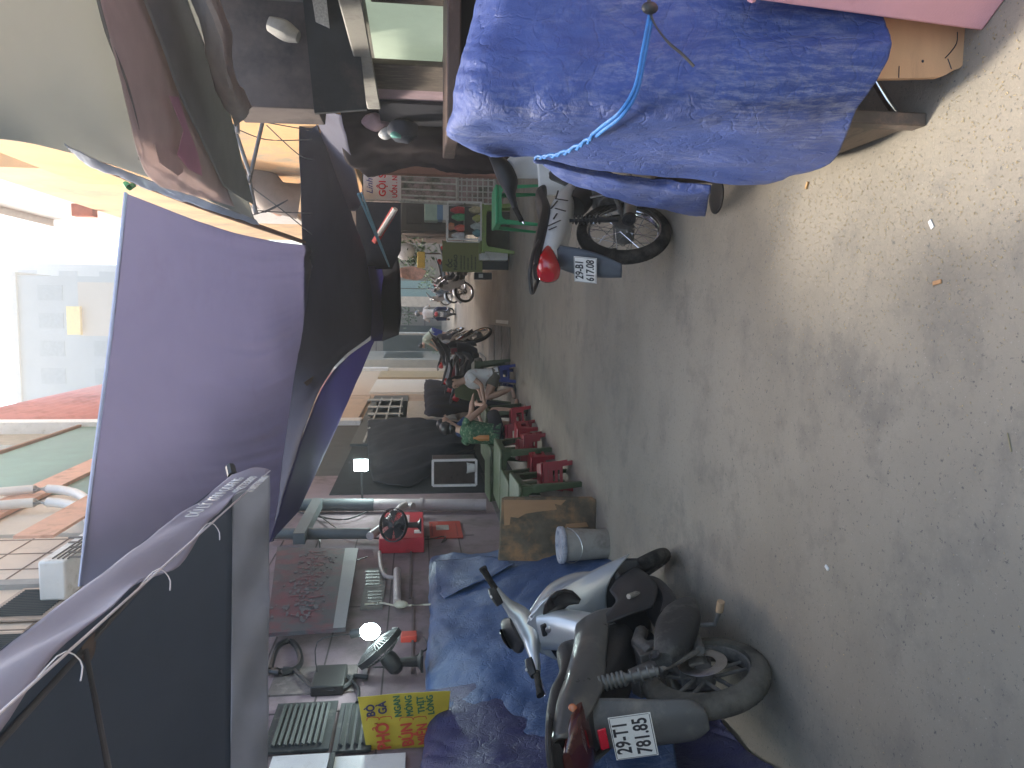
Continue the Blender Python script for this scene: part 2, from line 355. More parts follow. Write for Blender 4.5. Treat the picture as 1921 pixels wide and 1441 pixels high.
SILV = M('holo_silver', (.52, .56, .57), .33, .6, var=.08, sc=3, coat=.7)
GRYB = M('grey_body', (.085, .087, .085), .3, .2, var=.12, sc=5, coat=.15, dirt=((.16, .15, .13), .3, 4))
def scooter(label, cat='motor scooter', group=None, plate=('29-T1', '781.85'), body=SILV, side=GRYB, steer=34, detail=True):
    t = thing('motor_scooter', label, cat, (0, 0, 0), group)
    S = T(0, 1.18, .62) @ Matrix.Rotation(R(steer), 4, Vector((0, -math.sin(R(26)), math.cos(R(26))))) @ T(0, -1.18, -.62)   # steering turned to the left
    wheel(t, 'rear_wheel', (0, 0, .285), .285, .105, 'cast', RUBD, DST, disc=1)
    wheel(t, 'front_wheel', (0, 1.30, .28), .28, .09, 'cast', RUB, DST, m=S, disc=2)
    f = MB()
    for sx in (-.075, .075): f.tube([(sx, 1.30, .28), (sx, 1.20, .50), (sx*.8, 1.12, .66)], [.018, .022, .024], 8)
    build('front_fork', f.xf(S), DST, t, world=False)
    fm = MB(); fm.net([[(-.07, 1.30+.33*math.sin(a), .28+.33*math.cos(a)), (-.035, 1.30+.345*math.sin(a), .28+.345*math.cos(a)), (.035, 1.30+.345*math.sin(a), .28+.345*math.cos(a)), (.07, 1.30+.33*math.sin(a), .28+.33*math.cos(a))] for a in [R(q) for q in (-75, -40, 0, 30, 55)]], 8, 14)
    build('front_mudguard', fm.xf(S), BLK, t, world=False, solid=.006)
    # leg shield: big silver wings, widest at hip height of the shield, coming to a point near the floor
    ls = MB(); w = [[(-.10, .90, .93), (-.06, .93, .96), (.06, .93, .96), (.10, .90, .93)],
                    [(-.175, .90, .85), (-.08, .90, .88), (.08, .90, .88), (.175, .90, .85)],
                    [(-.21, .94, .70), (-.11, .90, .74), (.11, .90, .74), (.21, .94, .70)],
                    [(-.235, .99, .52), (-.12, .90, .62), (.12, .90, .62), (.235, .99, .52)],
                    [(-.255, 1.03, .31), (-.13, .92, .50), (.13, .92, .50), (.255, 1.03, .31)]]
    ls.net(w, 16, 24); build('leg_shield', ls, body, t, world=False, solid=.022)
    build('inner_panel', MB().net([[(-.22, 1.0, .56), (0, .93, .60), (.22, 1.0, .56)], [(-.24, 1.04, .40), (0, .96, .42), (.24, 1.04, .40)], [(-.22, 1.03, .27), (0, .99, .27), (.22, 1.03, .27)]], 12, 12), BLK, t, world=False, solid=.012)
    fr = MB().loft([(0, 1.0, .93), (0, 1.10, .78), (0, 1.15, .62), (0, 1.13, .48), (0, 1.05, .34)], [.15, .33, .36, .30, .18], [.10, .16, .18, .15, .10], 2.6, 18, upv=Vector((0, 1, 0)), smooth=12)
    build('front_cowl', fr, body, t, world=False)
    tun = MB().loft([(0, .91, .90), (0, .85, .78), (0, .72, .64), (0, .58, .60), (0, .48, .60)], [.20, .22, .19, .19, .2], [.10, .15, .17, .18, .18], 2.8, 18, smooth=14)
    build('centre_console', tun, body, t, world=False)
    gv = MB()                                     # glove pockets and key panel let into the shield
    gv.loft([(.075, .885, .855), (.14, .882, .80), (.155, .895, .72), (.12, .885, .66)], [.05, .11, .10, .03], [.02]*4, 3.2, 14, upv=Vector((0, 1, 0)), smooth=8)
    build('glove_pocket', gv, GLASS, t, world=False); gv = MB()
    gv.loft([(-.075, .885, .855), (-.14, .882, .80), (-.155, .895, .72), (-.12, .885, .66)], [.05, .11, .10, .03], [.02]*4, 3.2, 14, upv=Vector((0, 1, 0)), smooth=8)
    build('glove_pocket', gv, GLASS, t, world=False)
    kp = MB().box((.035, .845, .865), (.07, .02, .08), Matrix.Rotation(R(20), 3, 'X'))
    k = build('key_panel', kp, BLK, t, world=False, bevel=.012)
    build('ignition', MB().lathe([(.001, 0), (.018, 0), (.02, .006), (.012, .012), (.001, .012)], 20, T(.035, .83, .86) @ RX(R(75))), STL, k, world=False)
    fl = MB().loft([(0, 1.0, .27), (0, .8, .25), (0, .55, .25), (0, .4, .30)], [.26, .36, .38, .34], [.05, .08, .09, .12], 3.5, 16, smooth=8)
    build('floorboard', fl, BLK, t, world=False)
    for sx in (-1, 1):
        sp = MB(); sp.net([[(sx*.19, .98, .30), (sx*.185, .90, .42), (sx*.17, .80, .50)], [(sx*.20, .80, .28), (sx*.2, .74, .38), (sx*.16, .66, .50)], [(sx*.19, .62, .28), (sx*.19, .58, .42), (sx*.17, .55, .56)], [(sx*.17, .46, .36), (sx*.18, .42, .50), (sx*.17, .40, .64)]], 8, 14)
        build('lower_side_cover', sp, BLK, t, world=False, solid=.012)
        sd_ = MB(); sd_.net([[(sx*.13, .58, .70), (sx*.165, .56, .655), (sx*.17, .58, .60), (sx*.15, .62, .54)],
                            [(sx*.15, .36, .73), (sx*.19, .34, .69), (sx*.195, .36, .635), (sx*.165, .40, .59)],
                            [(sx*.155, .10, .79), (sx*.19, .08, .755), (sx*.19, .08, .70), (sx*.15, .10, .66)],
                            [(sx*.135, -.16, .88), (sx*.165, -.18, .84), (sx*.16, -.18, .79), (sx*.12, -.16, .72)],
                            [(sx*.08, -.40, .95), (sx*.10, -.42, .93), (sx*.09, -.42, .89), (sx*.06, -.40, .86)]], 14, 24)
        build('side_fairing', sd_, side, t, world=False, solid=.014)
    tl = MB().loft([(0, .5, .55), (0, .2, .66), (0, -.1, .76), (0, -.36, .86)], [.24, .28, .24, .14], [.16, .16, .12, .08], 3, 16, smooth=8)
    build('seat_box', tl, BLK, t, world=False)
    se = MB().loft([(0, .60, .72), (0, .50, .755), (0, .28, .765), (0, .10, .81), (0, 0, .86), (0, -.25, .92), (0, -.40, .94)], [.10, .19, .27, .30, .28, .24, .15], [.05, .09, .10, .10, .11, .09, .05], 2.8, 20, smooth=26)
    build('seat', se, SEAT, t, world=False)
    gr = MB().tube([(.10, -.12, .91), (.115, -.34, .95), (.08, -.50, .975), (0, -.53, .98), (-.08, -.50, .975), (-.115, -.34, .95), (-.10, -.12, .91)], .014, 8, smooth=24)
    build('grab_rail', gr, BLK, t, world=False)
    tlm = MB().loft([(0, -.22, .80), (0, -.36, .85), (0, -.47, .91)], [.30, .26, .12], [.06, .085, .04], 2.6, 18, smooth=8)
    tl = build('tail_light', tlm, M('smoked_red_lens', (.06, .012, .010), .1, coat=.9), t, world=False)
    for sx in (-1, 1): build('indicator', MB().ball((sx*.135, -.27, .835), (.026, .03, .022)), M('amber_bulb', (.45, .16, .07), .15, coat=.6), tl, world=False)
    mg = MB().net([[(-.11, -.12, .80), (-.05, -.15, .84), (.05, -.15, .84), (.11, -.12, .80)], [(-.115, -.23, .68), (-.05, -.28, .74), (.05, -.28, .74), (.115, -.23, .68)], [(-.10, -.32, .56), (-.05, -.37, .59), (.05, -.37, .59), (.10, -.32, .56)], [(-.09, -.37, .45), (-.05, -.42, .46), (.05, -.42, .46), (.09, -.37, .45)], [(-.05, -.39, .40), (-.03, -.43, .395), (.03, -.43, .395), (.05, -.39, .40)]], 12, 20)
    build('rear_mudguard', mg, M('mudguard_grey', (.085, .085, .08), .6, var=.15, dirt=((.16, .15, .13), .35, 5)), t, world=False, solid=.006)
    build('reflector', MB().box((0, -.325, .755), (.09, .012, .028)), M('red_reflector', (.55, .01, .03), .25, coat=.4), t, world=False, bevel=.004)
    number_plate(t, (0, -.375, .665), (1, 0, 0), (0, .42, 1), *plate)
    if detail:
        e = MB(); e.loft([(-.02, .45, .26), (0, .25, .30), (0, .02, .32)], [.2, .22, .12], [.16, .2, .14], 3.2, 14)
        e.box((.04, .20, .48), (.13, .13, .10)); e.box((.02, .08, .52), (.12, .07, .13), Matrix.Rotation(.3, 3, 'X'))
        e.tube([(.09, .40, .45), (.10, .28, .50), (.09, .16, .47)], .035, 10); e.tube([(.07, .30, .42), (.12, .1, .46), (.10, 0, .40)], .014, 8)
        e.loft([(-.13, .5, .28), (-.14, .2, .30), (-.14, -.02, .29)], [.09, .11, .10], [.16, .18, .14], 3, 14)
        build('engine', e, ENG, t, world=False, bevel=.006)
        sw = MB(); sw.tube([(.11, .34, .24), (.125, .15, .25), (.12, 0, .285)], [.022, .018, .026], 8); sw.box((.115, .07, .35), (.04, .07, .09), Matrix.Rotation(.5, 3, 'X')); sw.tube([(.12, .02, .27), (.125, -.06, .40), (.125, -.09, .49)], .013, 8)
        build('swing_arm', sw, DST, t, world=False, bevel=.004)
        mu = MB().loft([(.165, .40, .20), (.172, .30, .26), (.176, .16, .33), (.172, .02, .40), (.165, -.09, .47)], [.08, .11, .12, .11, .07], [.11, .18, .20, .16, .08], 2.7, 22, smooth=14)
        q = build('muffler', mu, M('muffler_cover', (.03, .031, .031), .55, var=.2, dirt=((.12, .12, .11), .35, 5), bump=.15), t, world=False)
        build('outlet', MB().lathe([(.001, .006), (.014, .006), (.02, .012), (.026, .012), (.028, 0)], 16, T(.19, -.085, .50) @ RY(R(75)) @ RX(.3)), BLK, q, world=False)
        sh = MB().tube([(.125, -.10, .50), (.125, -.075, .63)], .02, 10); sh.tube([(.125, -.075, .62), (.125, -.06, .78)], .026, 10)
        spring(sh, (.125, -.1, .505), (.125, -.078, .62), .03, 4, .0045); spring(sh, (.125, -.078, .625), (.125, -.06, .765), .032, 9, .006)
        build('shock_absorber', sh, M('grey_spring', (.17, .17, .16), .5, .3), t, world=False)
        build('foot_peg', MB().tube([(.17, .64, .36), (.20, .60, .40), (.215, .56, .45)], [.012, .016, .014], 8), M('worn_alloy', (.4, .38, .34), .6, .6, dirt=((.15, .14, .12), .5, 20)), t, world=False)
        ks = build('stand', MB().tube([(.15, .2, .24), (.16, .13, .16), (.23, .11, .13)], .011, 8), DST, t, world=False)
        build('rubber_tip', MB().tube([(.225, .112, .132), (.275, .10, .12)], .018, 10), M('tan_rubber', (.38, .27, .17), .8), ks, world=False)
    # handlebar group turned with the steering
    hb = MB().loft([(-.25, .87, 1.02), (-.15, .93, 1.00), (-.06, .97, .97), (.06, .97, .97), (.15, .93, 1.00), (.25, .87, 1.02)], [.05, .09, .14, .14, .09, .05], [.035, .06, .12, .12, .06, .035], 2.6, 16, upv=Vector((0, 0, 1)), smooth=20)
    build('handlebar_cover', hb.xf(S), body, t, world=False)
    dl = MB().loft([(0, .93, 1.02), (0, 1.02, 1.06), (0, 1.09, 1.06)], [.16, .21, .12], [.035, .075, .05], 2.6, 18, smooth=8)
    d_ = build('instrument_pod', dl.xf(S), BLK, t, world=False)
    build('dial', MB().lathe([(.001, .008), (.05, .008), (.058, .004), (.062, 0)], 28, S @ T(0, 1.0, 1.098) @ RX(R(-12))), GLASS, d_, world=False)
    dm = MB()
    for k in range(11):
        a = R(-30+24*k); dm.box((0, 0, 0), (.012, .002, .001)); mm = S @ T(0, 1.0, 1.107) @ RX(R(-12)) @ RZ(a) @ T(.042, 0, 0)
        for i in range(len(dm.v)-8, len(dm.v)): dm.v[i] = mm @ dm.v[i]
    build('dial_marks', dm, WHT, d_, world=False)
    for sx in (-1, 1):
        g = MB().tube([(sx*.24, .87, 1.02), (sx*.29, .845, 1.025), (sx*.36, .81, 1.028)], [.018, .017, .019], 12); g.tube([(sx*.355, .813, 1.028), (sx*.372, .804, 1.028)], .022, 12)
        build('grip', g.xf(S), RUB, t, world=False)
        pod = MB().loft([(sx*.17, .90, 1.035), (sx*.22, .875, 1.04), (sx*.26, .86, 1.035)], [.05, .07, .05], [.05, .055, .045], 3, 12)
        q = build('switch_pod', pod.xf(S), BLK, t, world=False)
        build('button', MB().box((sx*.215, .845, 1.06), (.016, .014, .01)).xf(S), M('button_white', (.6, .6, .6), .5), q, world=False)
        build('brake_lever', MB().tube([(sx*.22, .92, 1.035), (sx*.28, .92, 1.03), (sx*.38, .865, 1.02)], [.009, .008, .007], 8).xf(S), CHR, t, world=False)
    return t

def underbone(label, group=None, plate=None, shell=WHT, cat='motorbike', steer=42):
    t = thing('motorbike', label, cat, (0, 0, 0), group)
    S = T(0, 1.10, .60) @ Matrix.Rotation(R(steer), 4, Vector((0, -math.sin(R(27)), math.cos(R(27))))) @ T(0, -1.10, -.60)
    wheel(t, 'rear_wheel', (0, 0, .29), .29, .085, 'wire', RUB, CHR, disc=0)
    wheel(t, 'front_wheel', (0, 1.22, .285), .285, .07, 'wire', RUB, CHR, m=S, disc=0)
    fk = MB()
    for sx in (-.075, .075): fk.tube([(sx, 1.22, .285), (sx, 1.10, .52), (sx*.8, 1.02, .70)], [.018, .022, .024], 8)
    build('front_fork', fk.xf(S), STL, t, world=False)
    fm = MB(); fm.net([[(-.06, 1.22+.32*math.sin(a), .285+.32*math.cos(a)), (-.03, 1.22+.335*math.sin(a), .285+.335*math.cos(a)), (.03, 1.22+.335*math.sin(a), .285+.335*math.cos(a)), (.06, 1.22+.32*math.sin(a), .285+.32*math.cos(a))] for a in [R(q) for q in (-85, -40, 0, 30, 60)]], 8, 14)
    build('front_mudguard', fm.xf(S), shell, t, world=False, solid=.006)
    ls = MB().net([[(-.12, .95, .92), (0, .90, .93), (.12, .95, .92)], [(-.22, .98, .74), (-.08, .86, .74), (.08, .86, .74), (.22, .98, .74)], [(-.23, .92, .52), (-.07, .82, .52), (.07, .82, .52), (.23, .92, .52)], [(-.17, .80, .33), (-.06, .76, .33), (.06, .76, .33), (.17, .80, .33)]][1:], 14, 14)
    build('leg_shield', ls, shell, t, world=False, solid=.015)
    build('front_cowl', MB().loft([(0, .98, .92), (0, 1.05, .80), (0, 1.02, .64), (0, .95, .52)], [.14, .24, .24, .14], [.10, .14, .14, .1], 2.6, 16, upv=Vector((0, 1, 0)), smooth=8), shell, t, world=False)
    build('frame_spine', MB().loft([(0, .92, .66), (0, .72, .50), (0, .52, .46), (0, .38, .56)], [.10, .12, .13, .16], [.14, .13, .14, .18], 3, 14, smooth=8), BLK, t, world=False)
    sp = MB().loft([(0, .60, .53), (0, .40, .61), (0, .14, .68), (0, -.12, .745), (0, -.34, .80)], [.12, .21, .245, .23, .17], [.06, .13, .17, .14, .09], 2.5, 20, smooth=22)
    build('side_fairing', sp, shell, t, world=False)
    dc = MB()
    for i, (y, z, l, a) in enumerate(((.34, .66, .10, 55), (.27, .64, .09, 130), (.22, .69, .10, 40), (.15, .66, .08, 120), (.08, .70, .07, 45), (.0, .715, .10, 12), (-.06, .73, .06, 12))):
        dc.box((.1265, y, z), (.002, l, .010), Matrix.Rotation(R(a)-R(70), 3, 'X'))
    build('side_stripes', dc, BLK, t, world=False)
    build('seat', MB().loft([(0, .62, .72), (0, .50, .755), (0, .25, .745), (0, .05, .775), (0, -.20, .83), (0, -.36, .86)], [.10, .18, .25, .27, .24, .13], [.04, .07, .08, .09, .08, .04], 2.8, 18, smooth=22), SEAT, t, world=False)
    build('grab_rail', MB().tube([(.10, -.1, .80), (.125, -.30, .86), (.09, -.46, .90), (0, -.49, .905), (-.09, -.46, .90), (-.125, -.30, .86), (-.10, -.1, .80)], .013, 8, smooth=24), BLK, t, world=False)
    build('tail_light', MB().loft([(0, -.20, .77), (0, -.30, .785), (0, -.38, .79), (0, -.42, .80)], [.20, .215, .17, .08], [.06, .12, .14, .08], 2.3, 18, smooth=8), RED, t, world=False)
    build('rear_mudguard', MB().net([[(-.09, -.22, .70), (-.04, -.24, .74), (.04, -.24, .74), (.09, -.22, .70)], [(-.10, -.30, .60), (-.04, -.34, .63), (.04, -.34, .63), (.10, -.30, .60)], [(-.085, -.38, .48), (-.04, -.41, .49), (.04, -.41, .49), (.085, -.38, .48)], [(-.05, -.46, .37), (-.03, -.48, .37), (.03, -.48, .37), (.05, -.46, .37)]], 10, 16), M('slate_plastic', (.07, .085, .105), .5), t, world=False, solid=.006)
    number_plate(t, (0, -.405, .575), (1, 0, 0), (0, .45, 1), *(plate or ('', '')))
    e = MB(); e.loft([(0, .62, .33), (0, .45, .32), (0, .28, .32)], [.2, .27, .2], [.16, .22, .18], 3, 14); e.tube([(0, .6, .36), (0, .78, .40)], .055, 12)
    for k in range(6): e.box((0, .63+k*.022, .375), (.16, .008, .14))
    build('engine', e, ENG, t, world=False, bevel=.004)
    mu = MB().tube([(.10, .74, .30), (.12, .60, .18), (.135, .35, .18)], .016, 10); mu.loft([(.135, .38, .18), (.15, .25, .20), (.16, .05, .245), (.16, -.12, .28)], [.04, .07, .08, .075], [.04, .07, .08, .075], 2, 18)
    q = build('muffler', mu, M('dull_chrome', (.33, .33, .32), .3, .9, var=.2, dirt=((.15, .14, .12), .3, 8)), t, world=False)
    build('end_cap', MB().lathe([(.001, .0), (.02, .0), (.024, .012), (.05, .004), (.052, -.03)], 22, T(.16, -.128, .282) @ RX(R(78)) @ Matrix.Scale(.8, 4)), BLK, q, world=False)
    sw = MB()
    for sx in (-1, 1): sw.tube([(sx*.09, .38, .30), (sx*.095, .0, .29)], .016, 8)
    build('swing_arm', sw, DST, t, world=False)
    for sx in (-1, 1):
        sh = MB().tube([(sx*.115, -.03, .33), (sx*.12, -.01, .45)], .017, 8); sh.tube([(sx*.12, -.01, .45), (sx*.12, .02, .62)], .012, 8); spring(sh, (sx*.12, -.01, .44), (sx*.12, .02, .60), .026, 7, .005)
        build('shock_absorber', sh, BLK, t, world=False)
    build('foot_peg', MB().tube([(.10, .30, .45), (.16, .22, .32), (.24, .22, .30)], [.012, .013, .016], 8), CHR, t, world=False)
    build('handlebar_cover', MB().loft([(-.26, .84, .99), (-.14, .90, .98), (-.05, .95, .96), (.05, .95, .96), (.14, .90, .98), (.26, .84, .99)], [.05, .08, .15, .15, .08, .05], [.04, .07, .13, .13, .07, .04], 2.5, 14, smooth=16).xf(S), BLK, t, world=False)
    build('headlight', MB().ball((0, 1.02, .955), (.09, .035, .055)).xf(S), M('head_lens', (.5, .52, .55), .1, .3, coat=.6), t, world=False)
    for sx in (-1, 1):
        build('grip', MB().tube([(sx*.25, .845, .99), (sx*.36, .80, .985)], .018, 10).xf(S), RUB, t, world=False)
        build('brake_lever', MB().tube([(sx*.22, .89, 1.0), (sx*.38, .85, .98)], .007, 6).xf(S), CHR, t, world=False)
    return t
def compress(root, k, wb, kn=.8, lift=0.0):
    """shorter wheelbase: every part but the round wheels closes up along the bike"""
    for c in root.children:
        def go(o, f):
            for v in o.data.vertices:
                if lift: v.co.z += lift*min(max((v.co.z-.55)/.25, 0), 1)*min(max((.8-v.co.y)/.3, 0), 1)
                v.co.y = f(v.co.y)
            for q in o.children: go(q, f)
        n = c.name.split('.')[0]
        if n == 'rear_wheel': continue
        go(c, (lambda y: y-wb*(1-k)) if n in ('front_wheel', 'front_mudguard', 'front_fork') else (lambda y: y*k if y > 0 else y*kn))
def place(o, x, y, heading, lean=0, z=0):
    """heading clockwise from straight down the alley, lean in degrees to the bike's left"""
    o.rotation_mode = 'QUATERNION'
    o.rotation_quaternion = (RZ(R(-heading)) @ RY(R(-lean))).to_quaternion(); o.location = (x, y, z)
def repaint(root, names, mat):
    for c in root.children:
        if c.name.split('.')[0] in names:
            c.data = c.data.copy(); c.data.materials.clear(); c.data.materials.append(mat)

# ------------------------------------------------------------------ people: one skinned skeleton per body
def skin_body(J, E, mat, parent, root='hip'):
    """J: joint -> (position, radius) ; E: edges"""
    names = list(J); me = bpy.data.meshes.new('body')
    me.from_pydata([J[n][0] for n in names], [(names.index(a), names.index(b)) for a, b in E], [])
    o = bpy.data.objects.new('tmp_body', me); COL.objects.link(o)
    md = o.modifiers.new('skin', 'SKIN'); md.use_smooth_shade = True
    for n, sv_ in zip(names, me.skin_vertices[0].data):
        r = J[n][1]; sv_.radius = (r, r) if not isinstance(r, tuple) else r; sv_.use_root = (n == root)
    s = o.modifiers.new('sub', 'SUBSURF'); s.levels = 1; s.render_levels = 1
    dg = bpy.context.evaluated_depsgraph_get(); dg.update()
    m2 = bpy.data.meshes.new_from_object(o.evaluated_get(dg)); bpy.data.objects.remove(o)
    m2.name = 'body'; m2.shade_smooth(); m2.materials.clear(); m2.materials.append(mat)
    b = bpy.data.objects.new('body', m2); COL.objects.link(b); b.parent = parent; return b
def person(label, loc, rz, J, skin, hair, top, bottom, hair_len=.0, group=None, helmet=None, sleeves=.5, toplen=1.0, scale=1.0, legs=True, top_label=None):
    """J: local joints, person faces +y. keys: hip chest neck head(r) sl el hl / sr er hr (shoulder elbow hand) kl fl kr fr (knee foot) tl tr toes"""
    root = thing('person', label, 'person', loc, group, rot=(0, 0, rz)); root.scale = (scale,)*3
    V = {k: Vector(v) for k, v in J.items() if k != 'short'}
    K = {}; E = []
    def j(n, p, r): K[n] = (Vector(p), r)
    j('hip', V['hip'], .115); j('waist', V['hip'].lerp(V['chest'], .45), .10); j('chest', V['chest'], .115)
    j('neck', V['neck'], .048); hd = V['head']; dirn = (hd-V['neck']).normalized()
    j('jaw', V['neck'].lerp(hd, .55), .06); j('head', hd, .088); j('crown', hd+dirn*.06, .07)
    E += [('hip', 'waist'), ('waist', 'chest'), ('chest', 'neck'), ('neck', 'jaw'), ('jaw', 'head'), ('head', 'crown')]
    for s in 'lr':
        j('s'+s, V['s'+s], .055); j('e'+s, V['e'+s], .038); j('w'+s, V['e'+s].lerp(V['h'+s], .88), .026); j('h'+s, V['h'+s], .034)
        E += [('chest', 's'+s), ('s'+s, 'e'+s), ('e'+s, 'w'+s), ('w'+s, 'h'+s)]
        fd = (V['h'+s]-V['e'+s]).normalized(); sd2 = fd.cross(Vector((0, 0, 1)));
        if sd2.length < .1: sd2 = Vector((1, 0, 0))
        sd2.normalize(); dn = Vector((0, 0, -1))
        for q in range(4):
            b0 = V['h'+s]+fd*.035+sd2*(q-1.5)*.02; ln = (.030, .036, .038, .033)[q]
            j(f'f{s}{q}a', b0+fd*ln, .009); j(f'f{s}{q}b', b0+fd*ln*1.7+dn*.02, .008); E += [('h'+s, f'f{s}{q}a'), (f'f{s}{q}a', f'f{s}{q}b')]
        j(f'th{s}', V['h'+s]+fd*.02+sd2*(.05 if s == 'r' else -.05), .010); j(f'ti{s}', V['h'+s]+fd*.05+sd2*(.06 if s == 'r' else -.06)+dn*.015, .009); E += [('h'+s, 'th'+s), ('th'+s, 'ti'+s)]
        if legs:
            side = -1 if s == 'l' else 1
            j('p'+s, V['hip']+(V['k'+s]-V['hip']).normalized()*.08+Vector((side*.07, 0, 0)), .092); j('k'+s, V['k'+s], .058); j('c'+s, V['k'+s].lerp(V['f'+s], .35), .055); j('a'+s, V['f'+s], .036)
            j('t'+s, V['t'+s], .03); E += [('hip', 'p'+s), ('p'+s, 'k'+s), ('k'+s, 'c'+s), ('c'+s, 'a'+s), ('a'+s, 't'+s)]
    skin_body(K, E, skin, root)
    # face
    fwd = Vector(J.get('look', (0, 1, 0))).normalized(); rgt = fwd.cross(dirn).normalized(); upf = rgt.cross(fwd).normalized()
    rot = Matrix((rgt, fwd, upf)).transposed()
    fc = MB().ball(hd+fwd*.088-upf*.01, (.012, .016, .022), 8, 6, rot); fc.ball(hd-rgt*.088-upf*.005, (.01, .02, .03), 8, 6, rot); fc.ball(hd+rgt*.088-upf*.005, (.01, .02, .03), 8, 6, rot)
    f = build('face', fc, skin, root, world=False)
    for s in (-1, 1):
        ey = MB(); ey.ball(hd+fwd*.080+rgt*s*.032+upf*.012, (.014, .008, .006), 8, 6, rot); ey.ball(hd+fwd*.082+rgt*s*.033+upf*.032, (.018, .006, .003), 8, 6, rot); build('eye', ey, hair, f, world=False)
    build('mouth', MB().ball(hd+fwd*.078-upf*.05, (.02, .008, .006), 8, 6, rot), M('lips', (.38, .13, .11), .5), f, world=False)
    if helmet:
        h = MB().ball(hd+upf*.03-fwd*.01, (.125, .135, .115), 18, 10, rot); h.box(hd+upf*.01+fwd*.13, (.16, .06, .012), rot); build('helmet', h, helmet, root, world=False)
    else:
        h = MB(); h.ball(hd-fwd*.042+upf*.036, (.098, .088, .088), 16, 10, rot)
        if hair_len: h.loft([hd-fwd*.05+upf*.03, hd-fwd*.07-upf*.05, hd-fwd*.06-upf*(.05+hair_len)], [.15, .17, .10], [.08, .09, .05], 2, 12, upv=fwd)
        build('hair', h, hair, root, world=False)
    # clothing: top follows torso and upper arms
    c = MB(); ch, nk, hp = V['chest'], V['neck'], V['hip']
    ax = (nk-hp).normalized(); fr_ = rgt.cross(ax).normalized() if abs(ax.dot(rgt)) < .9 else fwd
    pel = hp-ax*.04
    c.loft([pel, hp.lerp(ch, .45), ch, ch.lerp(nk, .55), nk-ax*.015], [.35, .31, .36, .30, .13], [.27, .24, .26, .21, .12], 2.2, 18, upv=fr_, smooth=14)
    for s in 'lr':
        sh, el = V['s'+s], V['e'+s]
        c.loft([ch.lerp(sh, .7)-Vector((0, 0, .01)), sh, sh.lerp(el, sleeves)], [.12, .13, .125], [.12, .13, .125], 2, 12)
    build('top', c, top, root, world=False, solid=0)
    if legs and bottom:
        b = MB(); b.loft([hp+ax*.05, hp-ax*.06], [.33, .35], [.25, .27], 2.3, 16, upv=fr_)
        for s in 'lr':
            side = -1 if s == 'l' else 1; p0 = hp+Vector((side*.07, 0, 0)); b.loft([p0, p0.lerp(V['k'+s], .5), p0.lerp(V['k'+s], J.get('short', .6))], [.20, .19, .175], [.20, .19, .175], 2, 14)
            if J.get('short', .6) > .95: b.loft([V['k'+s], V['k'+s].lerp(V['f'+s], .9)], [.16, .11], [.16, .11], 2, 12)
        build('trousers', b, bottom, root, world=False)
    if legs:
        sh = MB()
        for s in 'lr':
            fp, tp = V['f'+s], V['t'+s]; sh.loft([fp-(tp-fp)*.35-Vector((0, 0, .045)), fp.lerp(tp, .5)-Vector((0, 0, .045)), tp+(tp-fp)*.3-Vector((0, 0, .03))], [.07, .09, .08], .03, 3, 12)
        build('sandals', sh, BLK, root, world=False)
    return root
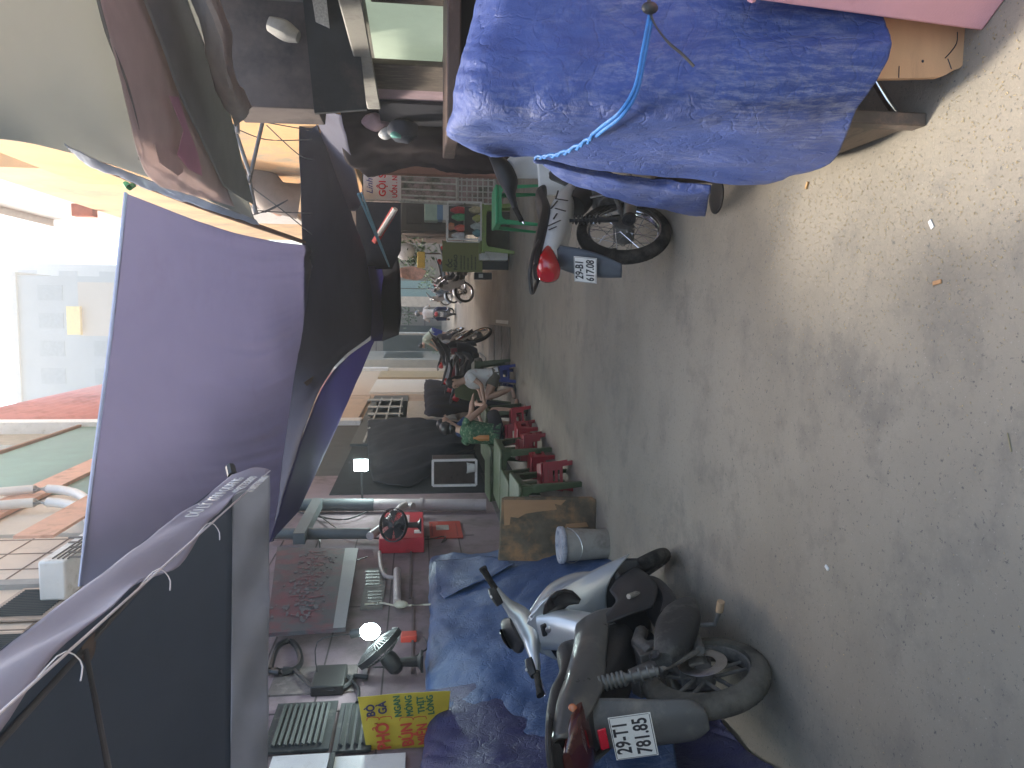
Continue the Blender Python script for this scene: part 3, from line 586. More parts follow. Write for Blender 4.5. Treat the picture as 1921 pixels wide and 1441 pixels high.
# ------------------------------------------------------------------ setting
WL = -2.5; WR = 2.15
def ground_mat():
    m = bpy.data.materials.new('concrete_ground'); m.use_nodes = True; t = m.node_tree; N = t.nodes; L = t.links; b = N['Principled BSDF']
    tc = N.new('ShaderNodeTexCoord')
    def nz(s, d=6, r=.6, sc=None):
        n = N.new('ShaderNodeTexNoise'); n.inputs['Scale'].default_value = s; n.inputs['Detail'].default_value = d; n.inputs['Roughness'].default_value = r
        if sc:
            mp = N.new('ShaderNodeMapping'); mp.inputs['Scale'].default_value = sc; L.new(tc.outputs['Object'], mp.inputs[0]); L.new(mp.outputs[0], n.inputs['Vector'])
        else: L.new(tc.outputs['Object'], n.inputs['Vector'])
        return n
    def ramp(src, a, c):
        r = N.new('ShaderNodeValToRGB'); r.color_ramp.elements[0].position = a; r.color_ramp.elements[1].position = c; L.new(src, r.inputs[0]); return r.outputs[0]
    def mix(f, a, c):
        x = N.new('ShaderNodeMix'); x.data_type = 'RGBA'; L.new(f, x.inputs['Factor'])
        if isinstance(a, tuple): x.inputs['A'].default_value = a+(1,)
        else: L.new(a, x.inputs['A'])
        if isinstance(c, tuple): x.inputs['B'].default_value = c+(1,)
        else: L.new(c, x.inputs['B'])
        return x.outputs['Result']
    c = mix(ramp(nz(.9).outputs['Fac'], .35, .65), (.25, .222, .175), (.315, .282, .225))
    c = mix(ramp(nz(2.7, 9, .7).outputs['Fac'], .50, .62), c, (.222, .202, .167))        # worn patches
    c = mix(ramp(nz(1.7, 9, .75, (1, .6, 1)).outputs['Fac'], .6, .66), c, (.215, .196, .162))   # old spills
    c = mix(ramp(nz(.55, 3).outputs['Fac'], .52, .75), c, (.345, .305, .24))
    c = mix(ramp(nz(45, 3, .8).outputs['Fac'], .60, .68), c, (.12, .115, .105))         # pits
    c = mix(ramp(nz(85, 2, .8).outputs['Fac'], .66, .72), c, (.38, .35, .30))         # grit
    c = mix(ramp(nz(3.2, 7, .85).outputs['Fac'], .66, .70), c, (.11, .10, .085))      # oil spots
    L.new(c, b.inputs['Base Color'])
    w = ramp(nz(.7, 4).outputs['Fac'], .55, .75); mr = N.new('ShaderNodeMapRange'); mr.inputs['To Min'].default_value = .86; mr.inputs['To Max'].default_value = .55
    L.new(w, mr.inputs['Value']); L.new(mr.outputs[0], b.inputs['Roughness'])
    bp = N.new('ShaderNodeBump'); bp.inputs['Strength'].default_value = .5; bp.inputs['Distance'].default_value = .004
    L.new(nz(70, 8, .75).outputs['Fac'], bp.inputs['Height']); b2 = N.new('ShaderNodeBump'); b2.inputs['Strength'].default_value = .35; b2.inputs['Distance'].default_value = .03
    L.new(nz(4, 8, .6).outputs['Fac'], b2.inputs['Height']); L.new(b2.outputs[0], bp.inputs['Normal']); L.new(bp.outputs[0], b.inputs['Normal'])
    return m
g = MB().add([(-150, -60, 0), (150, -60, 0), (150, 260, 0), (-150, 260, 0)], [(0, 1, 2, 3)])
o = build('ground', g, ground_mat()); tag(o, 'worn grey concrete surface of the alley', kind='structure')

# small debris: straw flakes and paper bits swept along the cart
db = MB()
for k in range(3400):
    if random.random() < .86: x = random.gauss(.45, .33); y = random.uniform(1.2, 3.2)
    else: x = random.uniform(-1.5, .9); y = random.uniform(1.2, 6)
    if x > .55 and y > 2.15: continue
    a = random.random()*6.28; l = random.uniform(.0012, .0034); w_ = random.uniform(.0005, .0012); r_ = Matrix.Rotation(a, 3, 'Z') @ Matrix.Rotation(random.uniform(-.5, .5), 3, 'Y')
    db.box((x, y, .003), (l*2, w_*2, .0012), r_)
single('straw_debris', db, M('straw', (.42, .33, .19), .8, var=.4, sc=40), 'scattered straw flakes and grit on the concrete beside the blue covered cart', 'debris', kind='stuff')
def litter(name, label, cat, px, dim, mat, ang):
    p = gz(*px); single(name, MB().box((p.x, p.y, dim[2]/2+.001), dim, Matrix.Rotation(ang, 3, 'Z')), mat, label, cat, bevel=.0006)
litter('paper_scrap', 'white paper scrap lying on the concrete in front of the cart', 'litter', (1748, 421), (.03, .014, .003), WHT, .6)
litter('wood_splinter', 'short tan wood splinter alone on the open concrete', 'litter', (1760, 530), (.012, .035, .005), M('splinter', (.45, .26, .13), .8), .15)
litter('cigarette_butt', 'orange cigarette butt on the ground beside the brown cabinet', 'litter', (1516, 348), (.028, .009, .008), M('butt', (.6, .36, .16), .8), -.5)
litter('twig', 'thin dry twig on the concrete near the front of the scene', 'litter', (1895, 830), (.05, .003, .003), M('twig', (.3, .26, .16), .8), .35)
litter('tissue_scrap', 'crumpled white tissue on the concrete in the middle foreground', 'litter', (1553, 1065), (.022, .012, .006), WHT, 1.1)

# drain covers in the alley
PAV = M('drain_slab', (.20, .19, .175), .85, var=.2, sc=9, bump=.3, dirt=((.1, .095, .085), .4, 5))
dc = thing('drain_cover', 'rectangular concrete drain slabs with a pale gap set into the alley floor', 'drain cover', gz(935, 640))
a = gz(965, 700); c0 = gz(925, 610)
for k in range(3):
    build('slab', MB().box((-.62+.0*k, 12.9+k*1.25, .006), (.85, 1.15, .012)), PAV, dc, bevel=.004)
build('gap_strip', MB().box((-.12, 13.6, .005), (.06, 1.9, .01)), M('pale_gravel', (.62, .6, .55), .9, var=.3, sc=60), dc)

# ------------------------------------------------------------------ left side
PINK = M('pink_plaster', (.25, .195, .21), .8, var=.1, sc=2.5, bump=.15, bsc=40, dirt=((.15, .125, .12), .35, 1.6))
GROUT = M('groove', (.10, .085, .085), .9)
def wrect(x0, y0, x1, y1, X, depth, mb=None, inward=1):
    """box on a wall plane X=const whose face fills the photo rectangle (x0,y0)-(x1,y1)"""
    ym = (y0+y1)/2; xm = (x0+x1)/2; mb = mb or MB()
    Ya, Yb = sorted((gx(xm, y0, X).y, gx(xm, y1, X).y)); za, zb = sorted((gx(x0, ym, X).z, gx(x1, ym, X).z))
    return mb.bx(X, X-inward*depth, Ya, Yb, za, zb)
lw = thing('pink_house', 'pink plastered house wall with panel grooves behind the scooter on the left', 'house', (WL-2, 5, 0))
build('wall', MB().bx(WL-3, WL, -3, 11.6, 0, 3.35), PINK, lw)
gv = MB()
for z in (1.08, 1.42, 1.78, 2.2, 2.62, 3.0): gv.bx(WL-.01, WL+.003, 2.0, 8.3, z-.006, z+.006)
for y in (3.1, 4.6, 6.3, 8.3): gv.bx(WL-.01, WL+.0035, y-.006, y+.006, .9, 3.3)
build('panel_grooves', gv, GROUT, lw)
build('dado', MB().bx(WL, WL+.012, -3, 11.6, 0, .55), M('grey_dado', (.17, .155, .155), .85, var=.2, sc=3), lw)
st = MB()
wrect(640, 1250, 668, 1441, WL+.02, .02, st); build('stained_patch', wrect(512, 1300, 668, 1250, WL+.012, .012), M('soot_plaster', (.15, .13, .125), .9, var=.4, sc=3, dirt=((.38, .33, .30), .35, 2.5)), lw)
LOUV = M('louver_metal', (.03, .036, .036), .65, .1, var=.15, dirt=((.12, .12, .11), .25, 9))
def louver(parent, x0, y0, x1, y1, X, n, mat=LOUV, vert=False):
    ym = (y0+y1)/2; xm = (x0+x1)/2
    Ya, Yb = sorted((gx(xm, y0, X).y, gx(xm, y1, X).y)); za, zb = sorted((gx(x0, ym, X).z, gx(x1, ym, X).z))
    f = MB(); f.bx(X, X+.015, Ya, Yb, za, zb); o = build('louver_panel', f, mat, parent)
    s = MB(); mx = .08*(Yb-Ya); mz = .10*(zb-za)
    for k in range(n):
        if vert:
            y = Ya+mx+(Yb-Ya-2*mx)*(k+.5)/n; s.box((X+.022, y, (za+zb)/2), (.012, (Yb-Ya)/n*.45, zb-za-2*mz), Matrix.Rotation(R(20), 3, 'Z'))
        else:
            z = za+mz+(zb-za-2*mz)*(k+.5)/n; s.box((X+.024, (Ya+Yb)/2, z), (.014, Yb-Ya-2*mx, (zb-za)/n*.45), Matrix.Rotation(R(35), 3, 'Y'))
    build('slats', s, M('slat_metal', (.035, .042, .042), .6, .1), o); return o
louver(lw, 507, 1322, 625, 1412, WL+.02, 9)
louver(lw, 632, 1322, 700, 1412, WL+.02, 4)
build('white_panel', wrect(503, 1416, 612, 1475, WL+.03, .03), WHT, lw); build('white_panel', wrect(622, 1416, 760, 1475, WL+.03, .03), WHT, lw)
build('grey_post', wrect(612, 1412, 621, 1500, WL+.05, .05), LOUV, lw)
vt = wrect(683, 1066, 722, 1140, WL+.02, .02); q = build('vent_frame', vt, M('vent_grey', (.12, .11, .105), .7), lw)
for k in range(5):
    y0 = 1070+k*6; sl = wrect(686, 1070+k*6, 712, 1073+k*6, WL+.022, .004)
    build('vent_slot', sl, BLK, q)
    sl = wrect(690, 1108+k*6, 716, 1111+k*6, WL+.022, .004)
    build('vent_slot', sl, BLK, q)
build('ledge', wrect(686, 1270, 694, 1180, WL+.03, .03), M('ledge_grey', (.25, .22, .21), .7), lw)
build('meter_box', wrect(588, 1246, 648, 1287, WL+.07, .07), M('meter_dark', (.02, .02, .02), .6, var=.3), lw, bevel=.01)
# the house's upper floor
CRM = M('cream_tile', (.62, .52, .43), .5, var=.08, sc=3, dirt=((.42, .36, .30), .2, 2))
uw = thing('cream_tiled_house', 'cream tiled upper floor with louvred window above the parasol', 'house', (WL-2, 6, 3.4))
build('wall', MB().bx(WL-3, WL-.05, -3, 8.8, 3.36, 6.6), CRM, uw)
tg = MB()
for k in range(8): tg.bx(WL-.06, WL-.045, -3, 8.75, 3.5+k*.38, 3.515+k*.38)
for k in range(24): tg.bx(WL-.06, WL-.044, -2.8+k*.5, -2.785+k*.5, 3.4, 6.55)
build('tile_joints', tg, M('joint', (.25, .2, .17), .9), uw)
louver(uw, 3, 1106, 118, 1165, WL-.03, 16, M('beige_louver', (.36, .29, .24), .6), vert=True)
louver(uw, -60, 1190, 60, 1260, WL-.03, 16, M('beige_louver', (.36, .29, .24), .6), vert=True)
build('sill', wrect(-60, 1086, 160, 1096, WL+.0, .1), M('grey_sill', (.3, .3, .29), .7), uw)
# awning frames on the same side, further along
h2 = thing('annex_house', 'pale annex house with orange sheet panels and white pipes left of the awning', 'house', (WL-2, 12, 3))
build('wall', MB().bx(WL-3, WL-.02, 8.85, 15.5, 3.36, 7.2), M('ivory_wall', (.66, .60, .52), .7, var=.08, sc=2, dirt=((.45, .4, .33), .2, 2)), h2)
COR = M('orange_sheet', (.70, .40, .28), .6, var=.12, sc=4, dirt=((.4, .2, .12), .3, 3))
build('orange_panel', wrect(-30, 848, 33, 1052, WL+.05, .05), COR, h2)
build('orange_panel', wrect(100, 925, 165, 1003, WL+.3, .03), COR, h2)
pp = MB()
for y in (925, 950): pp.tube([gx(-20, y, WL+.12), gx(90, y-8, WL+.12), gx(150, y+4, WL+.12), gx(170, y+30, WL+.12)], .06, 10, smooth=12)
build('drain_pipe', pp, M('white_pipe', (.7, .69, .66), .4, var=.05), h2)
ac = thing('air_conditioner', 'white air conditioner unit beside the awning edge', 'air conditioner', gx(160, 1020, WL+.3))
build('casing', wrect(122, 988, 168, 1052, WL+.35, .35), WHT, ac, bevel=.02)
gr = MB()
for k in range(5): wrect(130, 1006+k*9, 160, 1008+k*9, WL+.36, .01, gr)
for k in range(4): wrect(130+k*9, 1004, 132+k*9, 1046, WL+.362, .01, gr)
build('grille', gr, M('ac_grille', (.12, .12, .12), .6), ac)
gp = thing('green_screen', 'tall weathered green sheet screen on the roof left of the awning', 'screen', (WL, 14, 3.4))
build('sheet', MB().bx(WL-.06, WL, gx(130, 925, WL).y, gx(130, 745, WL).y, gx(200, 830, WL).z-1.5, gx(68, 830, WL).z), M('green_sheet', (.28, .44, .39), .5, var=.18, sc=1.6, transl=.3), gp)
build('frame', MB().bx(WL-.05, WL+.05, gx(130, 925, WL).y-.05, gx(130, 745, WL).y+.05, gx(66, 830, WL).z, gx(60, 830, WL).z), M('rust_frame', (.33, .2, .14), .8), gp)
rr_ = thing('red_roofed_house', 'house with a red corrugated sheet wall and pale ridge caps', 'house', (WL-1, 24, 3))
Y0, Y1 = gx(100, 795, WL).y, gx(100, 695, WL).y
rc = MB(); n = 90; vs = []; fs = []
for i in range(n+1):
    z = 2.8+(i/n)*9.5
    for y in (Y0, Y1): vs.append((WL-.05+.035*math.sin(i*2.1), y, z))
for i in range(n): fs.append((2*i, 2*i+1, 2*i+3, 2*i+2))
build('red_sheet', MB().add(vs, fs), M('red_sheet_metal', (.58, .24, .23), .5, .1, var=.12, sc=1.2, dirt=((.35, .12, .1), .3, .7)), rr_, solid=.02)
build('wall', MB().bx(WL-3, WL-.15, 15.6, Y1, 0, 12.3), M('dull_wall', (.4, .38, .34), .8), rr_)
build('ridge_cap', MB().bx(WL-.2, WL+.12, Y1, Y1+.9, 2.8, 12.4), WHT, rr_); build('ridge_cap', MB().bx(WL-.2, WL+.1, Y0-.5, Y0, 2.8, 12.2), WHT, rr_)
# far left facades
def facade(name, label, ya, yb, ztop, mat, x=WL):
    Ya, Yb = gx(800, ya, x).y, gx(800, yb, x).y
    t = thing(name, label, 'house', (x-1.5, (Ya+Yb)/2, 0)); build('wall', MB().bx(x-3, x, Ya, Yb, 0, ztop), mat, t); return t
OCH = M('ochre_wall', (.50, .38, .27), .75, var=.12, sc=1.5, dirt=((.36, .28, .2), .3, 1.2))
f1 = thing('shuttered_house', 'dim grey house front with a barred window behind the seated diners', 'house', (WL-1.5, 14, 0))
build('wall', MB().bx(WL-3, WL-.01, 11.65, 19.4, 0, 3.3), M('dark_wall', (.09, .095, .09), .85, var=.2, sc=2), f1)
build('shade_panel', wrect(640, 838, 905, 925, WL+.012, .02), M('painted_shade', (.025, .03, .034), .9, var=.3), f1)  # near-black panel added to paint shade on the wall around the jackets
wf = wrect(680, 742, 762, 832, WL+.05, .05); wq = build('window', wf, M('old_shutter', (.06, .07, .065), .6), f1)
br = MB()
for k in range(6): wrect(690, 748+k*13, 756, 751+k*13, WL+.09, .02, br)
for k in range(3): wrect(698+k*24, 746, 701+k*24, 828, WL+.10, .02, br)
build('window_bars', br, M('pale_bar', (.42, .45, .43), .6), wq)
f2 = facade('cream_door_house', 'sunlit cream house with two tall pale doors far down the left side', 791, 742, 4.6, OCH)
build('door', wrect(700, 752, 850, 784, WL+.05, .05), M('pale_grey_door', (.52, .49, .42), .6), f2, bevel=.01)
build('lintel', wrect(672, 742, 682, 790, WL+.08, .08), OCH, f2)
f3 = facade('white_shutter_house', 'house with a tall white shutter and ochre pilasters on the far left', 741, 690, 4.6, M('sand_wall', (.56, .45, .34), .75, var=.1))
build('shutter', wrect(700, 712, 850, 736, WL+.06, .06), M('cream_shutter', (.74, .70, .62), .5, var=.05), f3)
build('shutter', wrect(712, 696, 850, 708, WL+.06, .06), M('mustard_shutter', (.42, .32, .18), .6), f3)
f4 = thing('number_house', 'grey far house with a recessed window behind the parked motorbikes', 'house', (WL-1, 38, 0))
build('wall', MB().bx(WL-3, WL+.3, 36.3, 45, 0, 5), M('grey_render', (.36, .35, .31), .8, var=.15, sc=1.5), f4)
build('window', MB().bx(WL+.25, WL+.34, 38, 43, 1.2, 3.2), M('dim_glass', (.06, .08, .075), .3), f4)
# end of the alley
e1 = thing('end_wall_house', 'pale block-fronted house closing the end of the alley', 'house', (1, 47, 0))
build('wall', MB().bx(-4, 2.4, 47, 50, 0, 9), M('block_wall', (.30, .28, .25), .8, var=.12, sc=1), e1)
jj = MB()
for z in (1, 2, 3, 4): jj.bx(-4, 2.4, 46.98, 47.0, z, z+.05)
for x in (-1.2, .1, 1.4): jj.bx(x, x+.06, 46.975, 47.0, 0, 5)
build('block_joints', jj, GROUT, e1)
build('dark_gate', MB().bx(-2.6, -.7, 46.9, 46.98, 0, 3.6), M('dark_gate_paint', (.08, .10, .09), .6), e1)
pole = single('metal_pole', MB().tube([gy(690, 625, 33), gy(850, 627, 33)], .07, 10), M('grey_pole', (.45, .47, .48), .4, .4), 'slim grey metal pole standing left of the far rider', 'pole')
e2 = thing('teal_shutter_shop', 'shop front with pale teal double shutters far down on the right', 'shop', (2.5, 36, 0))
build('wall', MB().bx(1.35, 6, 38, 41, 0, 7), M('shop_wall', (.20, .185, .16), .8, var=.15, sc=1.2), e2)
pa = gy(745, 556, 37.9); pb = gy(850, 528, 37.9)
build('shutter', MB().bx(pa.x, pb.x, 37.85, 38, 0, pa.z), M('teal_shutter', (.20, .33, .35), .5, .2, var=.08), e2); build('mullion', MB().bx((pa.x+pb.x)/2-.02, (pa.x+pb.x)/2+.02, 37.83, 37.85, 0, pa.z), LOUV, e2)
build('pilaster', MB().bx(pa.x-.5, pa.x, 37.8, 38, 0, pa.z+.3), M('pale_pilaster', (.52, .48, .42), .7), e2)
# leafy plants far away
def plant(label, c, r, n, h=.0, group=None):
    c = Vector(c); t = thing('potted_plant', label, 'plant', (c.x, c.y, 0), group)
    lf = MB()
    for k in range(n):
        d = Vector((random.gauss(0, 1), random.gauss(0, 1), random.gauss(0, .9))); d = d.normalized()*r*random.uniform(.3, 1.1)
        a = random.random()*6.28; l = r*.22; rot = Matrix.Rotation(a, 3, 'Z') @ Matrix.Rotation(random.uniform(-1, 1), 3, 'X')
        lf.add([c+d+rot @ Vector(q) for q in ((-l*.25, 0, 0), (0, l*.7, .01), (l*.25, 0, 0), (0, -l*.7, 0))], [(0, 1, 2, 3)])
    build('leaves', lf, M('leaf_green', (.07, .14, .045), .6, var=.4, sc=9), t)
    build('stem', MB().tube([(c.x, c.y, .25), c, c+Vector((0, 0, r*.5))], [.03, .02, .01], 6), M('bark', (.13, .09, .06), .9), t)
    build('pot', MB().lathe([(.001, 0), (r*.35, 0), (r*.45, .3), (r*.5, .3), (r*.48, .34), (r*.4, .3)], 16, T(c.x, c.y, 0)), M('terracotta', (.35, .16, .09), .8), t)
plant('leafy plant hanging against the dark gate at the alley end', gy(760, 590, 45), .8, 160)
plant('green shrub standing beside the parked motorbikes on the right', gy(800, 520, 36), .6, 150)
plant('small bushy plant on the left before the metal pole', gy(815, 648, 35), .5, 120)

# ------------------------------------------------------------------ right side
RB = thing('grey_house', 'dim shop house with a lit window right above the covered cart', 'house', (WR+1.5, 6, 0))
build('wall', MB().bx(WR, WR+3, 1.0, 5.0, 0, 3.2), PINK, RB)
build('wall', MB().bx(WR, WR+3, 5.0, 9.2, 0, 1.25), PINK, RB); build('wall', MB().bx(WR+.25, WR+3, 5.0, 9.2, 1.25, 3.2), M('inner_wall', (.20, .19, .17), .85), RB)
win = build('window', wrect(690, -60, 838, 106, WR+.2, .03, inward=1), M('lit_green_pane', (.40, .46, .38), .35, var=.15, sc=2.5, emit=(.34, .42, .32, .22)), RB)
wd = M('old_wood', (.13, .105, .085), .75, var=.3, sc=3, stretch=(4, 4, 1), dirt=((.24, .2, .16), .3, 6))
build('shutter_leaf', wrect(700, 112, 838, 160, WR+.05, .05), wd, RB, bevel=.01)
build('shutter_leaf', wrect(690, -90, 838, -5, WR+.06, .05), wd, RB, bevel=.01)
build('column', wrect(695, 163, 840, 188, WR+.04, .12, inward=-1), M('pink_column', (.34, .25, .27), .8), RB)
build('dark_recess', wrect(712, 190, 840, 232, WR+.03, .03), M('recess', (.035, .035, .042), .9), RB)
bm_ = MB(); a = gx(636, -60, 1.95); b_ = gx(704, 205, 1.95)
bm_.add([gx(618, -60, 1.95), gx(668, -60, 1.95), gx(715, 205, 1.95), gx(690, 205, 1.95), gx(618, -60, 2.15), gx(668, -60, 2.15), gx(715, 205, 2.15), gx(690, 205, 2.15)], [(0, 1, 2, 3), (4, 7, 6, 5), (0, 4, 5, 1), (1, 5, 6, 2), (2, 6, 7, 3), (3, 7, 4, 0)])
build('lintel_beam', bm_, M('beam_grey', (.30, .29, .26), .75, var=.2, sc=3, dirt=((.16, .15, .14), .35, 3)), RB, bevel=.01)
bx_ = thing('awning_box', 'dark grey awning box with a dusty brown end above the window', 'awning', (2.2, 6.5, 2.6))
DGR = M('dark_awning', (.05, .055, .06), .8, var=.2, sc=3, dirt=((.11, .095, .09), .3, 2))
a1, a2 = gy(432, 200, 6.2), gy(596, 205, 6.2); b1, b2 = gy(400, -80, 6.2), gy(622, -80, 6.2)
build('box_front', MB().poly([a1, a2, b2, b1], (0, .5, 0)), M('dusty_board', (.15, .125, .115), .8, var=.2, sc=2, dirt=((.07, .065, .065), .5, 1.3)), bx_, bevel=.01)
c1, c2 = gy(590, 212, 6.0), gy(688, 205, 6.0); d1, d2 = gy(560, -80, 6.0), gy(655, -80, 6.0)
build('skirt', MB().poly([c1, c2, d2, d1], (0, .05, 0)), DGR, bx_)
build('white_bundle', MB().loft([gy(505, 45, 6.0), gy(535, 58, 6.0), gy(560, 70, 6.0)], [.14, .2, .12], [.1, .14, .08], 2.5, 12, smooth=6), M('pale_bundle', (.32, .31, .28), .8, var=.2, sc=8), bx_)
build('wire_shelf', MB().poly([gy(585, -5, 5.95), gy(592, 40, 5.95), gy(618, 52, 5.95), gy(612, -5, 5.95)], (0, .02, 0)), M('pale_mesh', (.4, .4, .38), .7, var=.4, sc=60), bx_)
# brown ledge / counter beam above the cart
lg = thing('wooden_counter', 'dark brown wooden counter top above the blue cart cover', 'counter', (1.6, 4.2, 0))
p0 = gy(838, 252, 3.9); p1 = gy(864, 252, 3.9)
build('top', MB().bx(p0.x, 2.14, 3.9, 4.5, p1.z, p0.z), M('brown_wood', (.10, .065, .055), .4, var=.3, sc=3, stretch=(1, 4, 4), dirt=((.25, .18, .15), .2, 5)), lg, bevel=.008)
build('edge_strip', MB().bx(p0.x-.004, p0.x+.05, 3.885, 3.9, p1.z+.0, p0.z-.0), M('grey_edge', (.35, .32, .30), .6), lg)
build('side_board', MB().bx(p0.x+.06, 2.14, 4.3, 4.34, 0, p1.z-.003), M('black_board', (.018, .018, .022), .7), lg)
build('leg', MB().bx(p0.x+.05, p0.x+.12, 3.95, 4.02, 0, p1.z-.003), wd, lg)
# dark hanging cloths beyond
CL = M('brown_cloth', (.035, .026, .026), .9, var=.3, sc=4)
hc = MB().net([[gy(640, 190, 9.3), gy(640, 240, 9.1), gy(650, 300, 9.3), gy(690, 330, 9.6)], [gy(760, 185, 9.2), gy(760, 240, 8.9), gy(770, 290, 9.2), gy(790, 312, 9.5)], [gy(860, 180, 9.2), gy(880, 240, 9.0), gy(880, 295, 9.1), gy(880, 322, 9.4)], [gy(1000, 180, 9.2), gy(1000, 240, 9.1), gy(1000, 300, 9.2), gy(1000, 322, 9.4)]], 50, 40, .05, 2.5, fold=lambda u, v: .06*math.sin(u*26)*v)
single('hanging_cloth', hc, CL, 'dark brown cloths hanging in a mass behind the silver motorbike', 'cloth', solid=.02)
def bag(name, label, cat, px, Y, r, mat):
    p = gy(*px, Y); b = MB().loft([p-Vector((0, 0, r[2])), p-Vector((0, 0, r[2]*.5)), p, p+Vector((0, 0, r[2]*.6)), p+Vector((0, 0, r[2]))], [r[0]*.9, r[0]*1.6, r[0]*1.9, r[0]*1.4, r[0]*.3], [r[1]*.9, r[1]*1.6, r[1]*1.9, r[1]*1.4, r[1]*.3], 2.6, 14, smooth=10)
    for v in b.v: v += Vector((noise.noise(v*9), noise.noise(v*9+Vector((5, 0, 0))), 0))*.03
    single(name, b, mat, label, cat)
bag('plastic_bag', 'pale pink plastic bag hanging on the dark cloths', 'bag', (705, 228), 8.8, (.12, .1, .16), M('pinkish_bag', (.36, .24, .25), .5, var=.2))
bag('plastic_bag', 'small white bag hanging below the pink bag', 'bag', (725, 250), 8.7, (.07, .07, .09), M('white_bag', (.5, .5, .48), .5))
bag('helmet_bag', 'dark navy helmet bag hung beside the white bag', 'bag', (755, 245), 8.6, (.15, .14, .17), M('navy_bag', (.03, .035, .05), .6))
bag('plastic_cup', 'green plastic cup resting on the dark cloths', 'cup', (742, 253), 8.4, (.04, .04, .06), M('teal_cup', (.12, .35, .28), .4))
# far part of right side
R2 = thing('orange_house', 'tall sunlit house with orange plaster and mossy stains on the right', 'house', (WR+2, 18, 0))
ORG = M('orange_plaster', (.70, .48, .28), .8, var=.12, sc=.8, dirt=((.40, .34, .24), .45, .7))
build('wall', MB().bx(WR+.35, WR+4, 14.5, 27, 3.3, 9.5), ORG, R2); build('ground_floor', MB().bx(WR+.36, WR+4, 14.52, 26.98, 0, 3.295), M('brown_front', (.13, .10, .085), .8, var=.3, sc=1.5), R2)
build('wall', MB().bx(WR+.1, WR+3.6, 9.3, 14.45, 2.5, 7.5), M('ivory_plaster', (.80, .48, .24), .8, var=.1, sc=1, dirt=((.45, .38, .28), .35, .9)), R2)
build('cornice', MB().bx(WR, WR+.4, 9.3, 14.6, 4.62, 4.72), M('grey_cornice', (.45, .38, .32), .8), R2)
build('awning_roll', MB().tube([(WR+.0, 12.0, 4.5), (WR-.35, 13.6, 3.9)], .14, 12), M('peach_roll', (.62, .36, .25), .7), R2)
build('round_duct', MB().tube([(WR+.3, 12.7, 4.35), (WR-.25, 12.9, 3.9), (WR-.3, 13, 3.5)], .3, 14), M('duct_brown', (.25, .2, .17), .7), R2)
build('window', MB().bx(WR+.28, WR+.36, 18.5, 21.5, 4.6, 6.2), WHT, R2)
R3 = thing('pale_tower_house', 'very pale tall house wall with weather streaks rising beside the sky', 'house', (WR+2, 20, 7))
build('wall', MB().bx(WR+.5, WR+5, 12.5, 24, 9.55, 24), M('pale_plaster', (.66, .62, .54), .8, var=.06, sc=.5, dirt=((.48, .44, .38), .3, .4)), R3)
for z in (12.2, 15.1, 18.2): build('ledge', MB().bx(WR+.3, WR+.5, 12.5, 24, z, z+.25), WHT, R3)
build('red_flashing', MB().bx(WR+.2, WR+.5, 20.2, 20.5, 9.6, 10.1), M('brick_red', (.45, .15, .1), .8), R3)
# far background blocks left of the sky
for k, (nm, lab, x0, x1, y0, z1, cc) in enumerate((('apartment_block', 'hazy grey-blue apartment block rising at the far end of the alley', -7, 2.2, 52, 27, (.34, .38, .40)), ('tower_block', 'taller pale tower block behind the apartment block', -1.6, 4, 70, 38.5, (.42, .45, .46)), ('corner_house', 'grey house with a flat slab roof left of the apartment block', -9, -3.2, 47.5, 19, (.45, .42, .38)))):
    b_ = thing(nm, lab, 'building', ((x0+x1)/2, y0+5, 0)); build('wall', MB().bx(x0, x1, y0, y0+10, 0, z1), M('far_wall_'+'abc'[k], cc, .8, var=.06, sc=.4), b_)
    for i in range(int(z1/3.3)):
        for j in range(int((x1-x0)/1.8)): build('window', MB().bx(x0+.4+j*1.8, x0+1.4+j*1.8, y0-.03, y0+.0, 1.2+i*3.3, 2.7+i*3.3), M('far_pane', (.27, .31, .33), .5), b_)
    build('parapet', MB().bx(x0-.2, x1+.2, y0-.2, y0+10, z1, z1+.3), M('far_parapet', (.5, .5, .48), .8), b_)
gr_ = thing('slate_roof_house', 'low house with a weathered grey tile roof beside the red sheet wall', 'house', (-5, 38, 8))
build('roof', MB().poly([(WL-2.5, 36.4, 9.5), (WL+.1, 36.4, 7.2), (WL+.1, 46, 9.0), (WL-2.5, 46, 14)], (0, 0, .25)), M('grey_tiles', (.38, .35, .31), .8, var=.25, sc=5), gr_)
build('wall', MB().bx(WL-3, WL-.2, 36.4, 46, 5, 7.2), M('dull_wall', (.4, .38, .34), .8), gr_)
yb = thing('yellow_panel_house', 'narrow house gable with a bright yellow panel catching the sun', 'house', gy(150, 590, 46))
q0, q1 = gy(126, 628, 46), gy(150, 575, 46)
build('yellow_panel', MB().bx(q0.x, q1.x, 46, 46.3, gy(150, 600, 46).z, q0.z), M('yellow_paint', (.75, .58, .25), .7), yb)
q0, q1 = gy(150, 630, 46.4), gy(240, 563, 46.4)
build('wall', MB().bx(q0.x, q1.x+1, 46.35, 46.9, 6, q0.z), M('far_wall_c', (.45, .42, .38), .8), yb)
plant('dark bushy potted tree rising behind the right row of motorbikes', gy(775, 475, 25), .75, 420)
yc = gy(790, 488, 24); single('yellow_crate', MB().box(yc, (.5, .3, .24)), M('yellow_plastic', (.62, .42, .06), .5), 'yellow plastic crate above the right row of motorbikes', 'crate', bevel=.02)
wb_ = gy(760, 472, 24.5); single('white_sack', MB().ball(wb_, (.28, .2, .32), 12, 8), WHT, 'round white sack hanging beside the bushy potted tree', 'sack')
